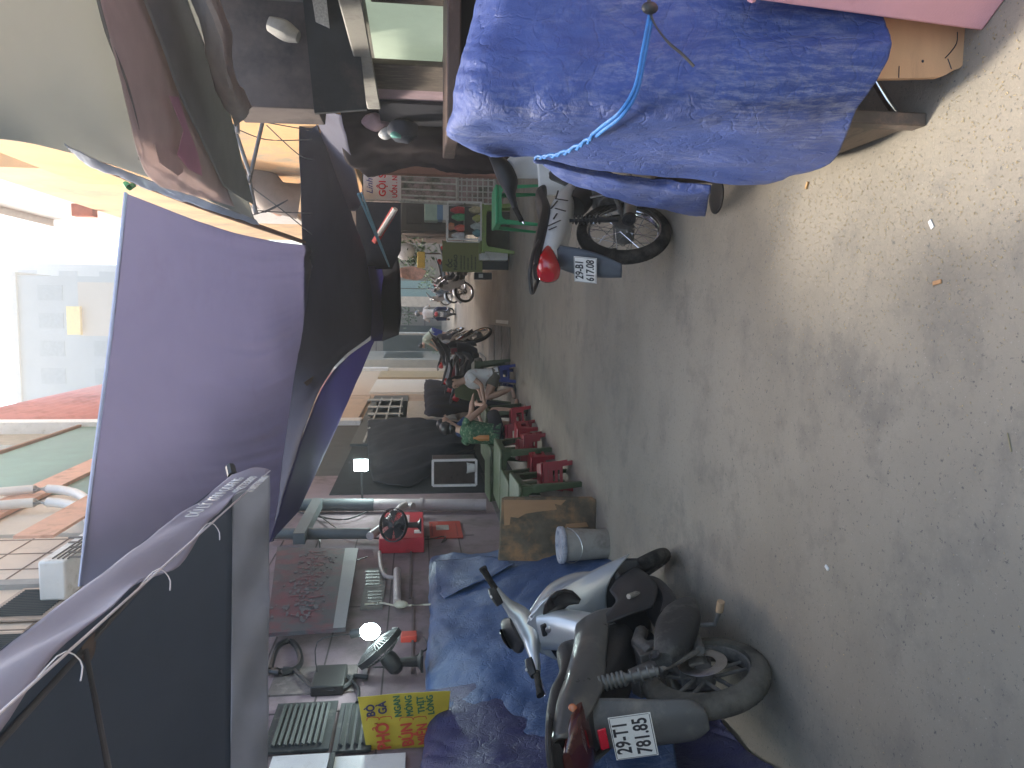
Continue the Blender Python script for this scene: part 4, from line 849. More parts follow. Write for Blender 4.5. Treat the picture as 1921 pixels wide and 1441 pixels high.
fl_ = gy(780, 512, 22); single('floral_towel', MB().net([[gy(750, 503, 22), gy(752, 520, 22)], [gy(775, 500, 22.1), gy(778, 526, 22.1)], [gy(800, 508, 22), gy(792, 522, 22)]], 10, 12, .04, 2), M('peach_towel', (.6, .38, .3), .8, var=.3, sc=8), 'peach coloured towel hanging over the right row of motorbikes', 'towel', solid=.02)
single('interior_shade_panel', MB().poly([gy(668, 505, 16.5), gy(668, 368, 16.5), gy(756, 368, 16.5), gy(752, 470, 16.5), gy(735, 505, 16.5)], (0, .05, 0)), M('interior_shade_blue', (.03, .035, .045), .8, var=.3), 'dark blue black panel painted as shaded interior behind the pale blue tent poles', 'sheet')  # added panel; the gloom of the interior is put into its colour
# metal grille gate
GT = M('gate_white', (.52, .51, .47), .5, .2, var=.15, sc=14, dirt=((.25, .2, .15), .25, 12))
gt = thing('grille_gate', 'whitish metal grille gate below the hairdresser sign', 'gate', gy(925, 350, 12.3))
gm = MB(); YG = 12.3
def bar(mb, p, q, Y, r): mb.tube([gy(*p, Y), gy(*q, Y)], r, 6)
fr = MB(); bar(fr, (748, 376), (930, 386), YG, .035); bar(fr, (748, 318), (930, 322), YG, .035); bar(fr, (750, 318), (750, 376), YG, .03); bar(fr, (858, 318), (858, 383), YG, .03); bar(fr, (928, 320), (928, 386), YG, .03)
build('gate_frame', fr, GT, gt)
for y in (329, 341, 354, 366): bar(gm, (750, y), (858, y+5), YG, .015)
for k in range(6): bar(gm, (866+k*10, 320), (866+k*10, 384), YG, .013)
for k in range(6): bar(gm, (858, 326+k*11), (928, 328+k*11), YG, .011)
build('bars', gm, GT, gt)
pw = thing('courtyard_wall', 'mottled pink and mossy courtyard wall behind the grille gate', 'wall', (WR, 14, 0))
build('wall', MB().bx(gy(800, 379, 13.6).x, WR+.5, 13.6, 13.8, 0, 2.5), M('mossy_pink', (.40, .29, .28), .85, var=.15, sc=3, dirt=((.10, .11, .08), .5, 4)), pw)
build('pillar', MB().bx(gy(700, 323, 11.5).x, WR+.35, 11.5, 11.7, 0, gy(680, 310, 11.5).z), M('orange_pillar', (.42, .22, .17), .8, var=.25, sc=2), pw)
sg = thing('hairdresser_sign', 'white hairdresser sign with red and blue letters above the grille gate', 'sign', gy(750, 345, 12.15))
s0, s1 = gy(682, 374, 12.15), gy(752, 300, 12.15)
build('sign_board', MB().bx(s0.x, s1.x, 12.15, 12.19, s1.z, s0.z), M('sign_white', (.80, .80, .82), .4, var=.03), sg, bevel=.004)
TB = M('letter_blue', (.06, .10, .42), .5); TR = M('letter_red', (.72, .04, .06), .5)
text('lettering', 'Linh N', .14, TB, sg, gy(694, 364, 12.145), (1, 0, 0), (0, 0, 1), 'LEFT', shear=.3)
text('lettering', 'GỘI SẤY', .15, TR, sg, gy(718, 369, 12.145), (1, 0, 0), (0, 0, 1), 'LEFT', sx=.95, fat=.004)
text('lettering', 'UỐN . NHUỘM', .11, TR, sg, gy(741, 371, 12.145), (1, 0, 0), (0, 0, 1), 'LEFT', sx=.8, fat=.003)
dr = thing('grey_cabinet', 'plain grey metal cabinet behind the food display case', 'cabinet', gy(850, 405, 14.2))
a, b_ = gy(752, 432, 14.2), gy(960, 376, 14.2)
build('carcass', MB().bx(a.x, b_.x, 14.2, 14.7, 0, a.z), M('cab_grey', (.13, .13, .12), .6, var=.1), dr, bevel=.01)
build('door_recess', MB().bx(a.x+.12, b_.x-.03, 14.185, 14.2, a.z-.75, a.z-.1), M('cab_grey2', (.10, .10, .095), .6), dr, bevel=.01)
cs = thing('cool_box_stack', 'stack of pale blue and white plastic tubs behind the display case', 'tub stack', gy(838, 395, 13.2))
for (xa, ya, xb, yb_, nm, mt) in ((796, 414, 822, 378, 'pale_tub', M('mint_tub', (.42, .55, .48), .5)), (818, 413, 832, 380, 'blue_tub', M('sky_tub', (.20, .32, .50), .45)), (830, 414, 842, 380, 'white_tub', WHT)):
    a, b_ = gy(xa, ya, 13.2), gy(xb, yb_, 13.2); build(nm, MB().bx(a.x, b_.x, 13.2, 13.5, b_.z, a.z), mt, cs, bevel=.02)
# orange awnings, cyan poles
a = MB().poly([gy(703, 458, 15), gy(742, 392, 14.6), gy(735, 388, 15.4), gy(697, 452, 15.8)], (0, .1, -.05))
ra = thing('red_awning', 'small red awning with a white edge under the dark canopies', 'awning', gy(735, 425, 15))
build('canvas', a, M('red_canvas', (.55, .08, .08), .7, transl=.3), ra); build('white_edge', MB().tube([gy(711, 440, 14.9), gy(742, 392, 14.5)], .05, 8), WHT, ra)
single('pole_pair', MB().tube([gy(672, 364, 10), gy(728, 495, 12)], .018, 8).tube([gy(678, 362, 10), gy(730, 500, 12)], .014, 8), M('cyan_pole', (.25, .42, .5), .4), 'pair of thin pale blue tent poles slanting under the dark awning', 'tent pole')
dk = MB().net([[gy(718, 640, 19), gy(700, 590, 19), gy(706, 530, 19), gy(712, 480, 19)], [gy(748, 628, 18), gy(752, 590, 18), gy(750, 530, 18), gy(745, 480, 18)]], 20, 6, .02, 1.5)
single('black_parasol_edge', dk, M('black_canvas', (.015, .015, .018), 1.0), 'black canvas flap hanging over the middle of the alley', 'canopy', solid=.03)
# ------------------------------------------------------------------ canopies overhead
VIO = M('violet_canvas', (.17, .17, .22), .75, var=.12, sc=2.2, bump=.12, bsc=30, transl=.55, tcol=(.37, .36, .48), dirt=((.14, .12, .15), .25, 2))
NAV = M('navy_canvas', (.09, .095, .13), .8, var=.12, sc=2.5, transl=.2, tcol=(.15, .15, .24))
aw = thing('violet_awning', 'large sunlit violet awning stretched across the alley in the middle', 'awning', (0, 7, 3))
rows = [[gz(150, 1100, 3.55), gz(172, 900, 3.5), gz(205, 650, 3.5), gz(236, 362, 3.5)],
        [gz(300, 1080, 3.1), gz(330, 880, 3.2), gz(370, 650, 3.25), gz(385, 420, 3.2)],
        [gz(420, 1050, 2.9), gz(455, 870, 3.0), gz(490, 660, 3.1), gz(500, 450, 3.05)],
        [gz(512, 1015, 2.75), gz(532, 850, 2.85), gz(566, 620, 2.95), gz(592, 462, 2.95)]]
build('canvas', MB().net(rows, 150, 70, .02, 1.2, fold=lambda u, v: .07*noise.noise(Vector((u*26, v*1.6, 4)))*max(0, v-.2)**1.2*(1.06-v**6)+.04*noise.noise(Vector((u*60, v*2.5, 9)))*max(0, v-.4)*(1.05-v**6)), VIO, aw, solid=.004)
build('edge_hem', MB().tube([r for r in rows[0]], .012, 6, smooth=20), M('pale_hem', (.55, .6, .75), .6, transl=.4), aw)
build('side_pole', MB().tube([gz(176, 306, 3.5), gz(400, 395, 3.2), gz(592, 462, 2.97)], .028, 10, smooth=8), M('bamboo', (.22, .13, .09), .7, var=.3, sc=12), aw)
build('lashing', MB().tube([gz(236, 345, 3.45), gz(243, 352, 3.4), gz(250, 347, 3.45)], .02, 6), M('green_cord', (.1, .4, .15), .7), aw)
n2 = thing('navy_awning', 'dark navy awning continuing beyond the violet one', 'awning', (0, 12, 2.8))
rows = [[gz(500, 1018, 2.86), gz(548, 720, 3.0), gz(562, 560, 3.02), gz(566, 420, 3.0), gz(560, 202, 2.95)],
        [gz(506, 1016, 2.8), gz(585, 715, 2.8), gz(640, 600, 2.78), gz(640, 470, 2.75), gz(572, 203, 2.85)],
        [gz(512, 1014, 2.74), gz(618, 700, 2.66), gz(706, 612, 2.58), gz(686, 480, 2.6), gz(584, 204, 2.74)]]
build('canvas', MB().net(rows, 60, 30, .03, 1.2), NAV, n2, solid=.004)
build('rust_patch', MB().poly([gz(570, 718, 2.8), gz(588, 706, 2.8), gz(592, 712, 2.8), gz(576, 724, 2.8)], (0, 0, .004)), M('patch_brown', (.2, .15, .12), .8), n2)
v3 = MB().net([[gz(506, 1018, 2.68), gz(612, 715, 2.6), gz(692, 640, 2.55)], [gz(560, 960, 2.6), gz(650, 760, 2.5), gz(706, 632, 2.5)]][::1], 30, 10, .01, 1)
single('violet_valance', v3, M('violet_canvas_lit', (.08, .075, .16), .7, transl=.55, tcol=(.20, .18, .42), var=.12), 'glowing violet awning strip along the left of the navy awning', 'awning', solid=.004)
v4 = MB().net([[gz(696, 640, 2.5), gz(698, 560, 2.5), gz(690, 500, 2.5)], [gz(716, 640, 2.35), gz(724, 560, 2.35), gz(716, 500, 2.35)]], 16, 6, .01, 1)
single('violet_strip', v4, MATS['violet_canvas_lit'], 'short violet awning strip at the far end of the navy awning', 'awning', solid=.004)
v5 = MB().net([[gz(586, 206, 2.75), gz(655, 395, 2.6)], [gz(598, 206, 2.6), gz(668, 395, 2.5)], [gz(640, 216, 2.3), gz(680, 380, 2.35)]], 20, 8, .015, 1.5)
single('purple_side_flap', v5, VIO, 'purple side flap dropping along the right of the navy awning', 'awning', solid=.004)

# near grey sheet on the right
GRY = M('grey_sheet', (.36, .37, .35), .75, var=.06, sc=1.5, bump=.1, bsc=20, transl=.5, tcol=(.50, .50, .46))
ca = thing('grey_canopy', 'pale grey canopy sheet with a darker seam band overhead on the right', 'canopy', (1.3, 4, 2.9))
rows = [[gz(-160, 285, 2.95), gz(-160, 150, 2.9), gz(-160, -120, 2.95)],
        [gz(20, 262, 2.95), gz(0, 130, 2.86), gz(-20, -120, 2.95)],
        [gz(185, 303, 2.93), gz(170, 150, 2.84), gz(150, -100, 3.0)],
        [gz(330, 352, 2.9), gz(310, 200, 2.84), gz(270, -60, 3.0)],
        [gz(482, 415, 2.85), gz(432, 225, 2.85), gz(370, -20, 3.0)]]
build('sheet', MB().net(rows, 50, 60, .02, 1.6, fold=lambda u, v: .02*math.sin(v*14+u*5)), GRY, ca, solid=.004)
P1 = M('seam_band', (.60, .53, .52), .8, transl=.5, tcol=(.7, .6, .58), var=.15); P2 = M('mauve_patch', (.62, .40, .50), .7, transl=.5, tcol=(.85, .58, .70))
build('seam_band', MB().net([[gz(165, -60, 2.82), gz(212, 100, 2.77), gz(262, 300, 2.76), gz(300, 350, 2.8)], [gz(300, -60, 2.86), gz(340, 100, 2.79), gz(392, 260, 2.77), gz(440, 388, 2.79)]], 40, 14, .012, 3), P1, ca, solid=.004)
build('dark_fold', MB().net([[gz(258, -40, 2.8), gz(305, 90, 2.75), gz(352, 210, 2.73), gz(420, 350, 2.75)], [gz(335, -40, 2.8), gz(385, 90, 2.75), gz(428, 205, 2.73), gz(476, 385, 2.76)]], 30, 10, .01, 3), M('dark_fold', (.40, .43, .42), .8, transl=.5, tcol=(.46, .49, .48)), ca, solid=.003)
build('mauve_patch', MB().poly([gz(318, 180, 2.71), gz(335, 182, 2.71), gz(352, 235, 2.71), gz(372, 290, 2.71), (gz(380, 330, 2.71)), gz(355, 318, 2.71), gz(333, 290, 2.71), gz(345, 245, 2.71)], (0, 0, .003)), P2, ca)
build('mauve_patch', MB().poly([gz(290, 268, 2.72), gz(325, 285, 2.72), gz(345, 322, 2.72), gz(335, 330, 2.72), gz(300, 305, 2.72)], (0, 0, .003)), P1, ca)
rl = MB().net([[gz(345, -40, 2.7), gz(385, 60, 2.62), gz(400, 150, 2.6), gz(442, 240, 2.6)], [gz(375, -40, 2.55), gz(412, 60, 2.48), gz(430, 150, 2.45), gz(462, 215, 2.5)], [gz(400, -40, 2.5), gz(425, 60, 2.5), gz(440, 150, 2.5), gz(470, 195, 2.55)]], 40, 16, .03, 4)
build('rolled_edge', rl, M('beige_roll', (.42, .38, .34), .85, transl=.3, tcol=(.35, .3, .26), var=.2), ca, solid=.01)
build('seam_rope', MB().tube([gz(175, -40, 2.8), gz(200, 60, 2.78), gz(235, 150, 2.76), gz(258, 240, 2.76), gz(262, 300, 2.78)], .007, 6, smooth=16), M('seam_dark', (.2, .2, .19), .8), ca)
hm = MB().net([[gz(120, 270, 2.9), gz(180, 298, 2.88), gz(300, 345, 2.85), gz(480, 412, 2.8)], [gz(150, 300, 2.95), gz(205, 325, 2.92), gz(320, 370, 2.88), gz(490, 425, 2.82)]], 50, 6, .02, 5)
build('bright_hem', hm, M('silver_hem', (.55, .58, .65), .35, transl=.4, tcol=(.6, .65, .75)), ca, solid=.003)
# steel struts under the canopy
sm = MB()
for p, q in (((505, 175), (466, 345)), ((438, 235), (470, 330)), ((440, -20), (446, 250)), ((466, 330), (480, 400))): sm.tube([gy(*p, 7.2), gy(*q, 7.0)], .018, 8)
single('steel_strut_frame', sm, M('strut_grey', (.20, .18, .17), .6, .3), 'thin grey steel struts crossing before the orange sunlit wall', 'frame')
wv = thing('overhead_cables', 'thin black cables sagging across the orange house', 'cables', gy(520, 300, 9))
for pts in (((440, 205), (470, 222), (500, 230), (585, 245)), ((440, 240), (500, 262), (585, 262)), ((470, 345), (485, 400), (540, 375), (500, 395), (470, 405)), ((470, 350), (530, 395), (585, 440)), ((480, 395), (520, 398), (585, 400)), ((500, 235), (560, 290), (590, 300))):
    build('cable', MB().tube([gy(*p, 8.6) for p in pts], .006, 5, smooth=16), BLK, wv)

# parasol, near left: square pyramid canopy with hanging valances
PA = M('parasol_navy', (.125, .15, .18), .8, var=.12, sc=2, bump=.1, bsc=60, transl=.35, tcol=(.21, .25, .30))
PV = M('parasol_valance', (.38, .36, .42), .5, var=.08, sc=2.5, bump=.12, bsc=40, transl=.4, tcol=(.62, .58, .68))
ps = thing('square_parasol', 'large dark square parasol with a mauve valance over the scooter', 'parasol', (-1.8, 1.8, 0))
cz = 2.32
C1 = gz(436, 893, cz); C2 = gz(430, 1560, cz); C3 = gz(60, 1175, cz+.02); 
dv = (C3-C1); C3 = C1+dv*1.9; C4 = C2+dv*1.9; AP = (C1+C2+C3+C4)/4+Vector((0, 0, .55))
for k, (p, q) in enumerate(((C1, C2), (C1, C3), (C3, C4), (C4, C2))):
    m_ = (p+q)/2; build('canopy_panel', MB().net([[p, m_, q], [p.lerp(AP, .5)-Vector((0, 0, .03)), m_.lerp(AP, .5)-Vector((0, 0, .01)), q.lerp(AP, .5)-Vector((0, 0, .03))], [AP, AP+Vector((.001, 0, 0)), AP+Vector((.002, 0, 0))]], 20, 20, .006, 2), PA, ps, solid=.003)
def valance(name, p, q, drop, out, mat, n, amp):
    b = MB(); rows = []
    for k in range(5):
        v = k/4; rows.append([p.lerp(q, u)+Vector((0, 0, -drop*v))+out*(v*.06) for u in (0, .25, .5, .75, 1)])
    b.net(rows, n, 12, amp*.4, 3, fold=lambda u, v: amp*v*(math.sin(u*n*.33+v*3.5)+.5*math.sin(u*n*.71+1)))
    return build(name, b, mat, ps, solid=.002)
DR = C1.z-gy(505, 900, C1.y).z
va = valance('far_valance', C1, C2, DR, Vector((0, .3, 0)), M('valance_shade', (.34, .37, .42), .7, transl=.45, tcol=(.55, .58, .64)), 60, .022)
vb = valance('side_valance', C1, C3, DR, Vector((.3, 0, 0)), PV, 60, .022)
build('hem_cord', MB().tube([C1-Vector((-.02, 0, DR+.004)), C3-Vector((-.02, 0, DR+.004))], .003, 6), M('hem_white', (.75, .72, .75), .6), vb)
rt_ = (C1-C3).normalized()
for s_, sz, dz, off in (('DÙ LÝ VAN QUANG', .056, .07, .05), ('0387735809', .048, .12, .03), ('& 0857720867', .042, .165, .02)):
    text('lettering', s_, sz, WHT, vb, C1-rt_*(.10+off)-Vector((-.022, 0, dz)), rt_, (0, 0, 1), 'RIGHT', sx=1.25)
for k, u in enumerate((.33, .47, .62)):
    p = C1.lerp(C3, u)-Vector((-.02, 0, DR)); build('loose_thread', MB().tube([p, p+Vector((.03, .03, -.03)), p+Vector((0, .05, -.05)), p+Vector((-.02, .02, -.06))], .0015, 4, smooth=8), MATS['hem_white'], vb)
rb = MB(); rb.tube([C1+Vector((0, 0, -.03)), AP-Vector((0, 0, .05))], .010, 8); rb.tube([C3, AP-Vector((0, 0, .05))], .010, 8); rb.tube([C2, AP-Vector((0, 0, .05))], .010, 8)
build('ribs', rb, M('rib_grey', (.22, .22, .22), .5, .5), ps)
hp_ = C1.lerp(AP, .5); build('worn_patch', MB().ball(hp_-Vector((0, 0, .03)), (.07, .04, .02)), M('patch_tan', (.25, .2, .17), .8), ps)
build('stay', MB().tube([hp_-Vector((0, 0, .02)), Vector((AP.x, AP.y, AP.z-.75))], .008, 8), MATS['rib_grey'], ps)
build('mast', MB().tube([(AP.x, AP.y, .0), (AP.x, AP.y, AP.z)], .022, 12), MATS['rib_grey'], ps)
build('corner_tip', MB().tube([C1, C1+Vector((.03, .05, .02))], .02, 8), BLK, ps)

# ------------------------------------------------------------------ blue covered cart on the right
TARP = tarp_mat('blue_tarp', (.038, .075, .275), (.40, .42, .52), .42, .75)
TARP2 = tarp_mat('worn_blue_tarp', (.03, .078, .20), (.24, .30, .42), .42, .7)
TARP3 = tarp_mat('navy_tarp', (.022, .026, .105), (.12, .14, .26), .38, .4)
def cx(x, y, X=.57): return gx(x, y, X)
rows = [[gy(925, -90, 3.2), gy(905, 40, 3.3), gy(892, 130, 3.4), gy(885, 210, 3.5), gy(890, 250, 3.5), gy(930, 280, 3.5)],
        [gy(935, -90, 2.35), gy(896, 40, 2.35), gy(870, 120, 2.3), gy(861, 212, 2.32), gy(846, 254, 2.6), gy(928, 289, 2.85)],
        [gy(1000, -90, 2.15), gy(1000, 40, 2.12), gy(1000, 130, 2.1), gy(1000, 225, 2.16), cx(995, 266, .60), cx(1000, 291, .62)],
        [gy(1200, -90, 2.06), gy(1200, 40, 2.04), gy(1200, 130, 2.02), gy(1200, 228, 2.10), cx(1200, 285, .57), cx(1200, 322, .57)],
        [gy(1400, -90, 2.0), gy(1400, 40, 1.99), gy(1400, 130, 1.97), gy(1400, 232, 2.06), cx(1400, 305, .545), cx(1405, 342, .56)],
        [gy(1640, -90, 1.97), gy(1660, 30, 1.97), gy(1658, 110, 1.96), gy(1605, 215, 2.03), cx(1560, 297, .54), cx(1478, 330, .55)]]
ct = thing('covered_cart', 'vendor cart wrapped in a scuffed bright blue tarpaulin on the right', 'cart', (1.1, 2.7, 0))
build('tarpaulin', MB().net(rows, 150, 150, .014, 2.6, fold=lambda u, v: .012*math.sin(u*13+v*3)*(.3+v)+.0035*noise.noise(Vector((u*30, v*9, 1)))+.010*abs(noise.noise(Vector((u*7, v*5, 3))))), TARP, ct, solid=.003, sharp=60)
fl = MB().net([[gx(1002, 290, .62), gx(1020, 296, .64), gx(1015, 300, .68)], [gx(1100, 318, .60), gx(1110, 335, .58), gx(1080, 345, .60)], [gx(1230, 335, .58), gx(1240, 362, .54), gx(1220, 385, .55)], [gx(1335, 342, .56), gx(1330, 372, .53), gx(1322, 402, .54)]], 30, 40, .02, 5, fold=lambda u, v: .015*math.sin(u*9))
build('loose_flap', fl, TARP, ct, solid=.003, sharp=60)
RP = M('blue_rope', (.022, .14, .40), .5, var=.15, sc=40, bump=.4, bsc=120)
rp = thing('blue_rope', 'bright blue double rope tied around the covered cart', 'rope', gy(1200, 150, 2.0))
pts = [gy(1219, 26, 1.955), gy(1205, 100, 1.95), gy(1192, 160, 1.95), gy(1165, 205, 1.97), gy(1128, 235, 2.06), gy(1095, 262, 2.22), gy(1050, 283, 2.45), gy(1006, 290, 2.62)]
for sgn in (-1, 1):
    pr = []
    for i in range(121):
        t = i/120; p = crom(pts, t); tw = max(0, (t-.62))*90; r_ = .0045; pr.append(p+Vector((math.cos(tw)*r_*sgn-.012, -.008, math.sin(tw)*r_*sgn+sgn*.003)))
    build('strand', MB().tube(pr, .0052, 7), RP, rp)
stp = thing('black_strap', 'black rubber strap dangling from the rope knot', 'strap', gy(1230, 60, 1.95))
build('strap', MB().loft([gy(1216, -30, 1.95), gy(1219, 18, 1.945), gy(1228, 45, 1.94), gy(1252, 78, 1.93), gy(1280, 102, 1.93), gy(1302, 125, 1.93)], [.006, .006, .010, .013, .013, .014], [.01, .01, .005, .004, .004, .004], 3, 8, upv=Vector((1, 0, 0)), smooth=24), BLK, stp)
build('knot', MB().ball(gy(1219, 15, 1.94), (.016, .014, .022)), BLK, stp)
# brown cabinet showing below the tarpaulin
cb = thing('brown_cabinet', 'scratched brown wooden cabinet peeking out below the blue cover', 'cabinet', (.9, 2.7, 0))
BW = M('brown_laminate', (.19, .135, .10), .55, var=.2, sc=3, stretch=(3, 1, 6), bump=.1, dirt=((.08, .06, .05), .45, 6))
BW2 = M('edge_laminate', (.12, .095, .08), .6, var=.3, sc=8, dirt=((.26, .16, .12), .35, 14))
build('side_panel', MB().bx(.60, .63, 2.24, 3.28, .02, .52), BW, cb, bevel=.004)
build('front_post', MB().bx(.592, .632, 2.17, 2.235, .0, .52), BW2, cb, bevel=.005)
for k in range(4): build('vent_slot', MB().box((.597, 3.05, .13+k*.035), (.006, .30, .012), Matrix.Rotation(-.12, 3, 'X')), M('pale_slot', (.34, .3, .27), .7), cb)
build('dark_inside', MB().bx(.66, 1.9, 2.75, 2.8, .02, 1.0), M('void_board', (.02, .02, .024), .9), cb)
hoop = single('bent_pipe', MB().tube([gy(1636, 140, 2.3), gy(1650, 165, 2.3), gy(1668, 195, 2.3), gy(1695, 232, 2.3)], .013, 10, smooth=12), CHR, 'curved shiny metal pipe under the cart between two boards', 'pipe')
ob = thing('tan_board', 'tan plywood board with a chipped corner leaning under the cart', 'board', (.9, 2.0, 0))
k0 = gz(1812, 140); Yb = 2.03
pl = [gy(1640, 148, Yb), gy(1700, 147, Yb), gy(1760, 145, Yb), gy(1775, 140, Yb), gy(1790, 131, Yb), gy(1800, 128, Yb), gy(1811, 118, Yb), gy(1817, 60, Yb), gy(1822, -40, Yb), gy(1640, -40, Yb)]
build('board', MB().poly(pl, (0, .018, 0)), M('tan_ply', (.60, .35, .19), .6, var=.08, sc=2, stretch=(1, 1, 5), dirt=((.42, .25, .14), .15, 3)), ob)
for pts in (((1796, 60), (1795, 80), (1785, 96), (1773, 109)), ((1785, 130), (1781, 118), (1778, 110)), ((1686, 146), (1687, 124))):
    build('crack', MB().tube([gy(*p, Yb-.001) for p in pts], .0016, 4, smooth=8), INK, ob)
build('nail_hole', MB().ball(gy(1731, 115, Yb), (.004, .002, .004)), INK, ob)
# pink foam box
pk = thing('pink_box', 'pink foam box standing in front of the tan board at the frame edge', 'box', (1.1, 1.9, 0))
q = gz(1843, 60); d2 = gz(1894, -10)-q; q2 = q+d2.normalized()*.9
tp = gy(1345, -8, q.y-.04); dz_ = Vector((tp.x-q.x, tp.y-q.y, tp.z-q.z)); 
q1b = q+Vector((.55, .25, 0))
PKM = M('pink_foam', (.86, .44, .47), .7, var=.06, sc=4, bump=.12, bsc=200, dirt=((.62, .25, .27), .2, 3))
pb_ = MB().add([q, q2, q2+q1b-q, q1b, q+dz_*.9, q2+dz_*.9, q2+q1b-q+dz_*.9, q1b+dz_*.9], [(0, 1, 5, 4), (1, 2, 6, 5), (2, 3, 7, 6), (3, 0, 4, 7), (4, 5, 6, 7), (0, 3, 2, 1)])
build('box_body', pb_, PKM, pk, bevel=.008)
build('lid_rim', MB().tube([q+dz_*.88, q2+dz_*.88], .012, 6), PKM, pk)
dsk = gz(1345, 376); single('caster_disc', MB().lathe([(.001, .010), (.06, .010), (.085, .008), (.09, .006), (.09, .002), (.001, .002)], 32, T(dsk.x+.02, dsk.y, 0)), BLK, 'flat round black stand base on the ground beside the blue flap', 'stand base')

# ------------------------------------------------------------------ the two near motorbikes
sc_ = scooter('silver grey scooter with number plate 29-T1 781.85 on the left'); compress(sc_, .90, 1.30, .72, .075)
place(sc_, -1.525, 3.05, 1, 13)
mb_ = underbone('white motorbike with black seat and number plate 29-B1 617.08 behind the blue cart', plate=('29-B1', '617.08'), shell=M('bike_white', (.84, .85, .84), .3, var=.04, coat=.5))
compress(mb_, .87, 1.22, .78); place(mb_, .555, 4.50, 42, 10)

# ------------------------------------------------------------------ tarpaulins on the left
lt = thing('covered_stall', 'low stall wrapped in a worn mid blue tarpaulin behind the silver scooter', 'stall', (-2.2, 5.3, 0))
rows = [[gx(806, 1052, WL+.02), gx(806, 1130, WL+.02), gx(806, 1220, WL+.02), gx(800, 1330, WL+.02), gx(800, 1420, WL+.02)],
        [gx(830, 1040, -2.42), gx(822, 1130, -2.40), gx(818, 1220, -2.38), gx(815, 1330, -2.36), gx(815, 1430, -2.36)],
        [gx(915, 1036, -2.28), gx(905, 1130, -2.26), gx(900, 1220, -2.22), gx(900, 1330, -2.24), gx(900, 1450, -2.24)],
        [gx(1005, 1020, -2.12), gx(1005, 1110, -2.12), gx(1000, 1200, -2.12), gx(1010, 1330, -2.16), gx(1010, 1470, -2.16)],
        [gx(1082, 1010, -2.02), gx(1090, 1090, -2.0), gx(1100, 1200, -2.04), gx(1110, 1330, -2.10), gx(1110, 1500, -2.10)],
        [gx(1150, 1032, -1.95), gx(1170, 1080, -1.95), gx(1200, 1200, -2.0), gx(1250, 1330, -2.05), gx(1280, 1500, -2.05)]]
build('tarpaulin', MB().net(rows, 120, 100, .022, 3.0, seed=4, fold=lambda u, v: .006*math.sin(u*14+v*11)+.022*abs(noise.noise(Vector((u*6+v*3, v*6-u*2, 3))))), TARP2, lt, solid=.003, sharp=60)
fo = MB().net([[gx(815, 1050, -2.40), gx(850, 1048, -2.36), gx(900, 1042, -2.25)], [gx(818, 1100, -2.40), gx(870, 1085, -2.3), gx(950, 1050, -2.15)], [gx(832, 1120, -2.36), gx(885, 1098, -2.26), gx(965, 1055, -2.12)]], 20, 20, .02, 4)
build('folded_flap', fo, TARP2, lt, solid=.004, sharp=60)
en = MB().net([[gx(1005, 1018, -2.1), gx(1005, 1018, -2.3), gx(1000, 1018, -2.45)], [gx(1150, 1032, -1.95), gx(1130, 1030, -2.2), gx(1120, 1030, -2.4)]], 10, 10, .02, 4)
build('end_fold', en, TARP2, lt, solid=.003, sharp=60)
dt = thing('dark_covered_stall', 'bulky stall under a dark navy violet tarpaulin at the lower left', 'stall', (-2.3, 3.4, 0))
rows = [[gx(795, 1306, -2.47), gx(795, 1380, -2.47), gx(793, 1460, -2.47), gx(790, 1560, -2.47)],
        [gx(812, 1296, -2.36), gx(806, 1380, -2.34), gx(804, 1460, -2.34), gx(800, 1560, -2.34)],
        [gx(880, 1286, -2.26), gx(880, 1380, -2.22), gx(880, 1470, -2.2), gx(880, 1600, -2.2)],
        [gx(965, 1270, -2.2), gx(980, 1370, -2.18), gx(1000, 1480, -2.14), gx(1000, 1620, -2.14)],
        [gx(1130, 1280, -2.14), gx(1150, 1370, -2.12), gx(1170, 1480, -2.08), gx(1200, 1640, -2.08)],
        [gx(1290, 1330, -2.12), gx(1300, 1380, -2.10), gx(1340, 1480, -2.04), gx(1400, 1680, -2.0)],
        [gz(1352, 1350, .02), gz(1385, 1392, .02), gz(1455, 1446, .02), gz(1600, 1560, .02)]]
build('tarpaulin', MB().net(rows, 100, 120, .018, 2.6, seed=9, fold=lambda u, v: .008*math.sin(u*12+v*5)+.022*abs(noise.noise(Vector((u*7+v*3, v*5-u*2, 3))))), TARP3, dt, solid=.003, sharp=60)

# plywood board and paint bucket
WP = M('peeled_ply', (.13, .105, .075), .85, var=.3, sc=7, bump=.3, bsc=40, dirt=((.36, .20, .10), .42, 3.1))
Yp = 6.2; pb2 = [gy(943, 936, Yp), gy(950, 933, Yp), gy(1112, 933, Yp), gy(1118, 937, Yp), gy(1116, 1055, Yp+.02), gy(936, 1052, Yp+.02)]
bd = thing('plywood_board', 'peeling plywood table top standing on edge against the green tables', 'board', gy(1118, 990, Yp))
build('board', MB().poly(pb2, (0, .03, .006)), WP, bd, bevel=.004)
pe = [gy(945, 938, Yp-.002), gy(1062, 938, Yp-.002), gy(1052, 948, Yp-.002), gy(1040, 945, Yp-.002), gy(1045, 956, Yp-.002), gy(1010, 960, Yp-.002), gy(985, 964, Yp-.002), gy(972, 972, Yp-.002), gy(958, 970, Yp-.002), gy(956, 985, Yp-.002), gy(946, 986, Yp-.002)]
build('bare_wood', MB().poly(pe, (0, .001, 0)), M('bare_ply', (.36, .205, .105), .75, var=.15, sc=5, stretch=(1, 1, .3), dirt=((.16, .12, .08), .2, 6)), bd)
pe = [gy(1062, 983, Yp-.002), gy(1100, 980, Yp-.002), gy(1104, 988, Yp-.002), gy(1080, 990, Yp-.002), gy(1060, 990, Yp-.002)]
build('bare_wood', MB().poly(pe, (0, .001, 0)), MATS['bare_ply'], bd)
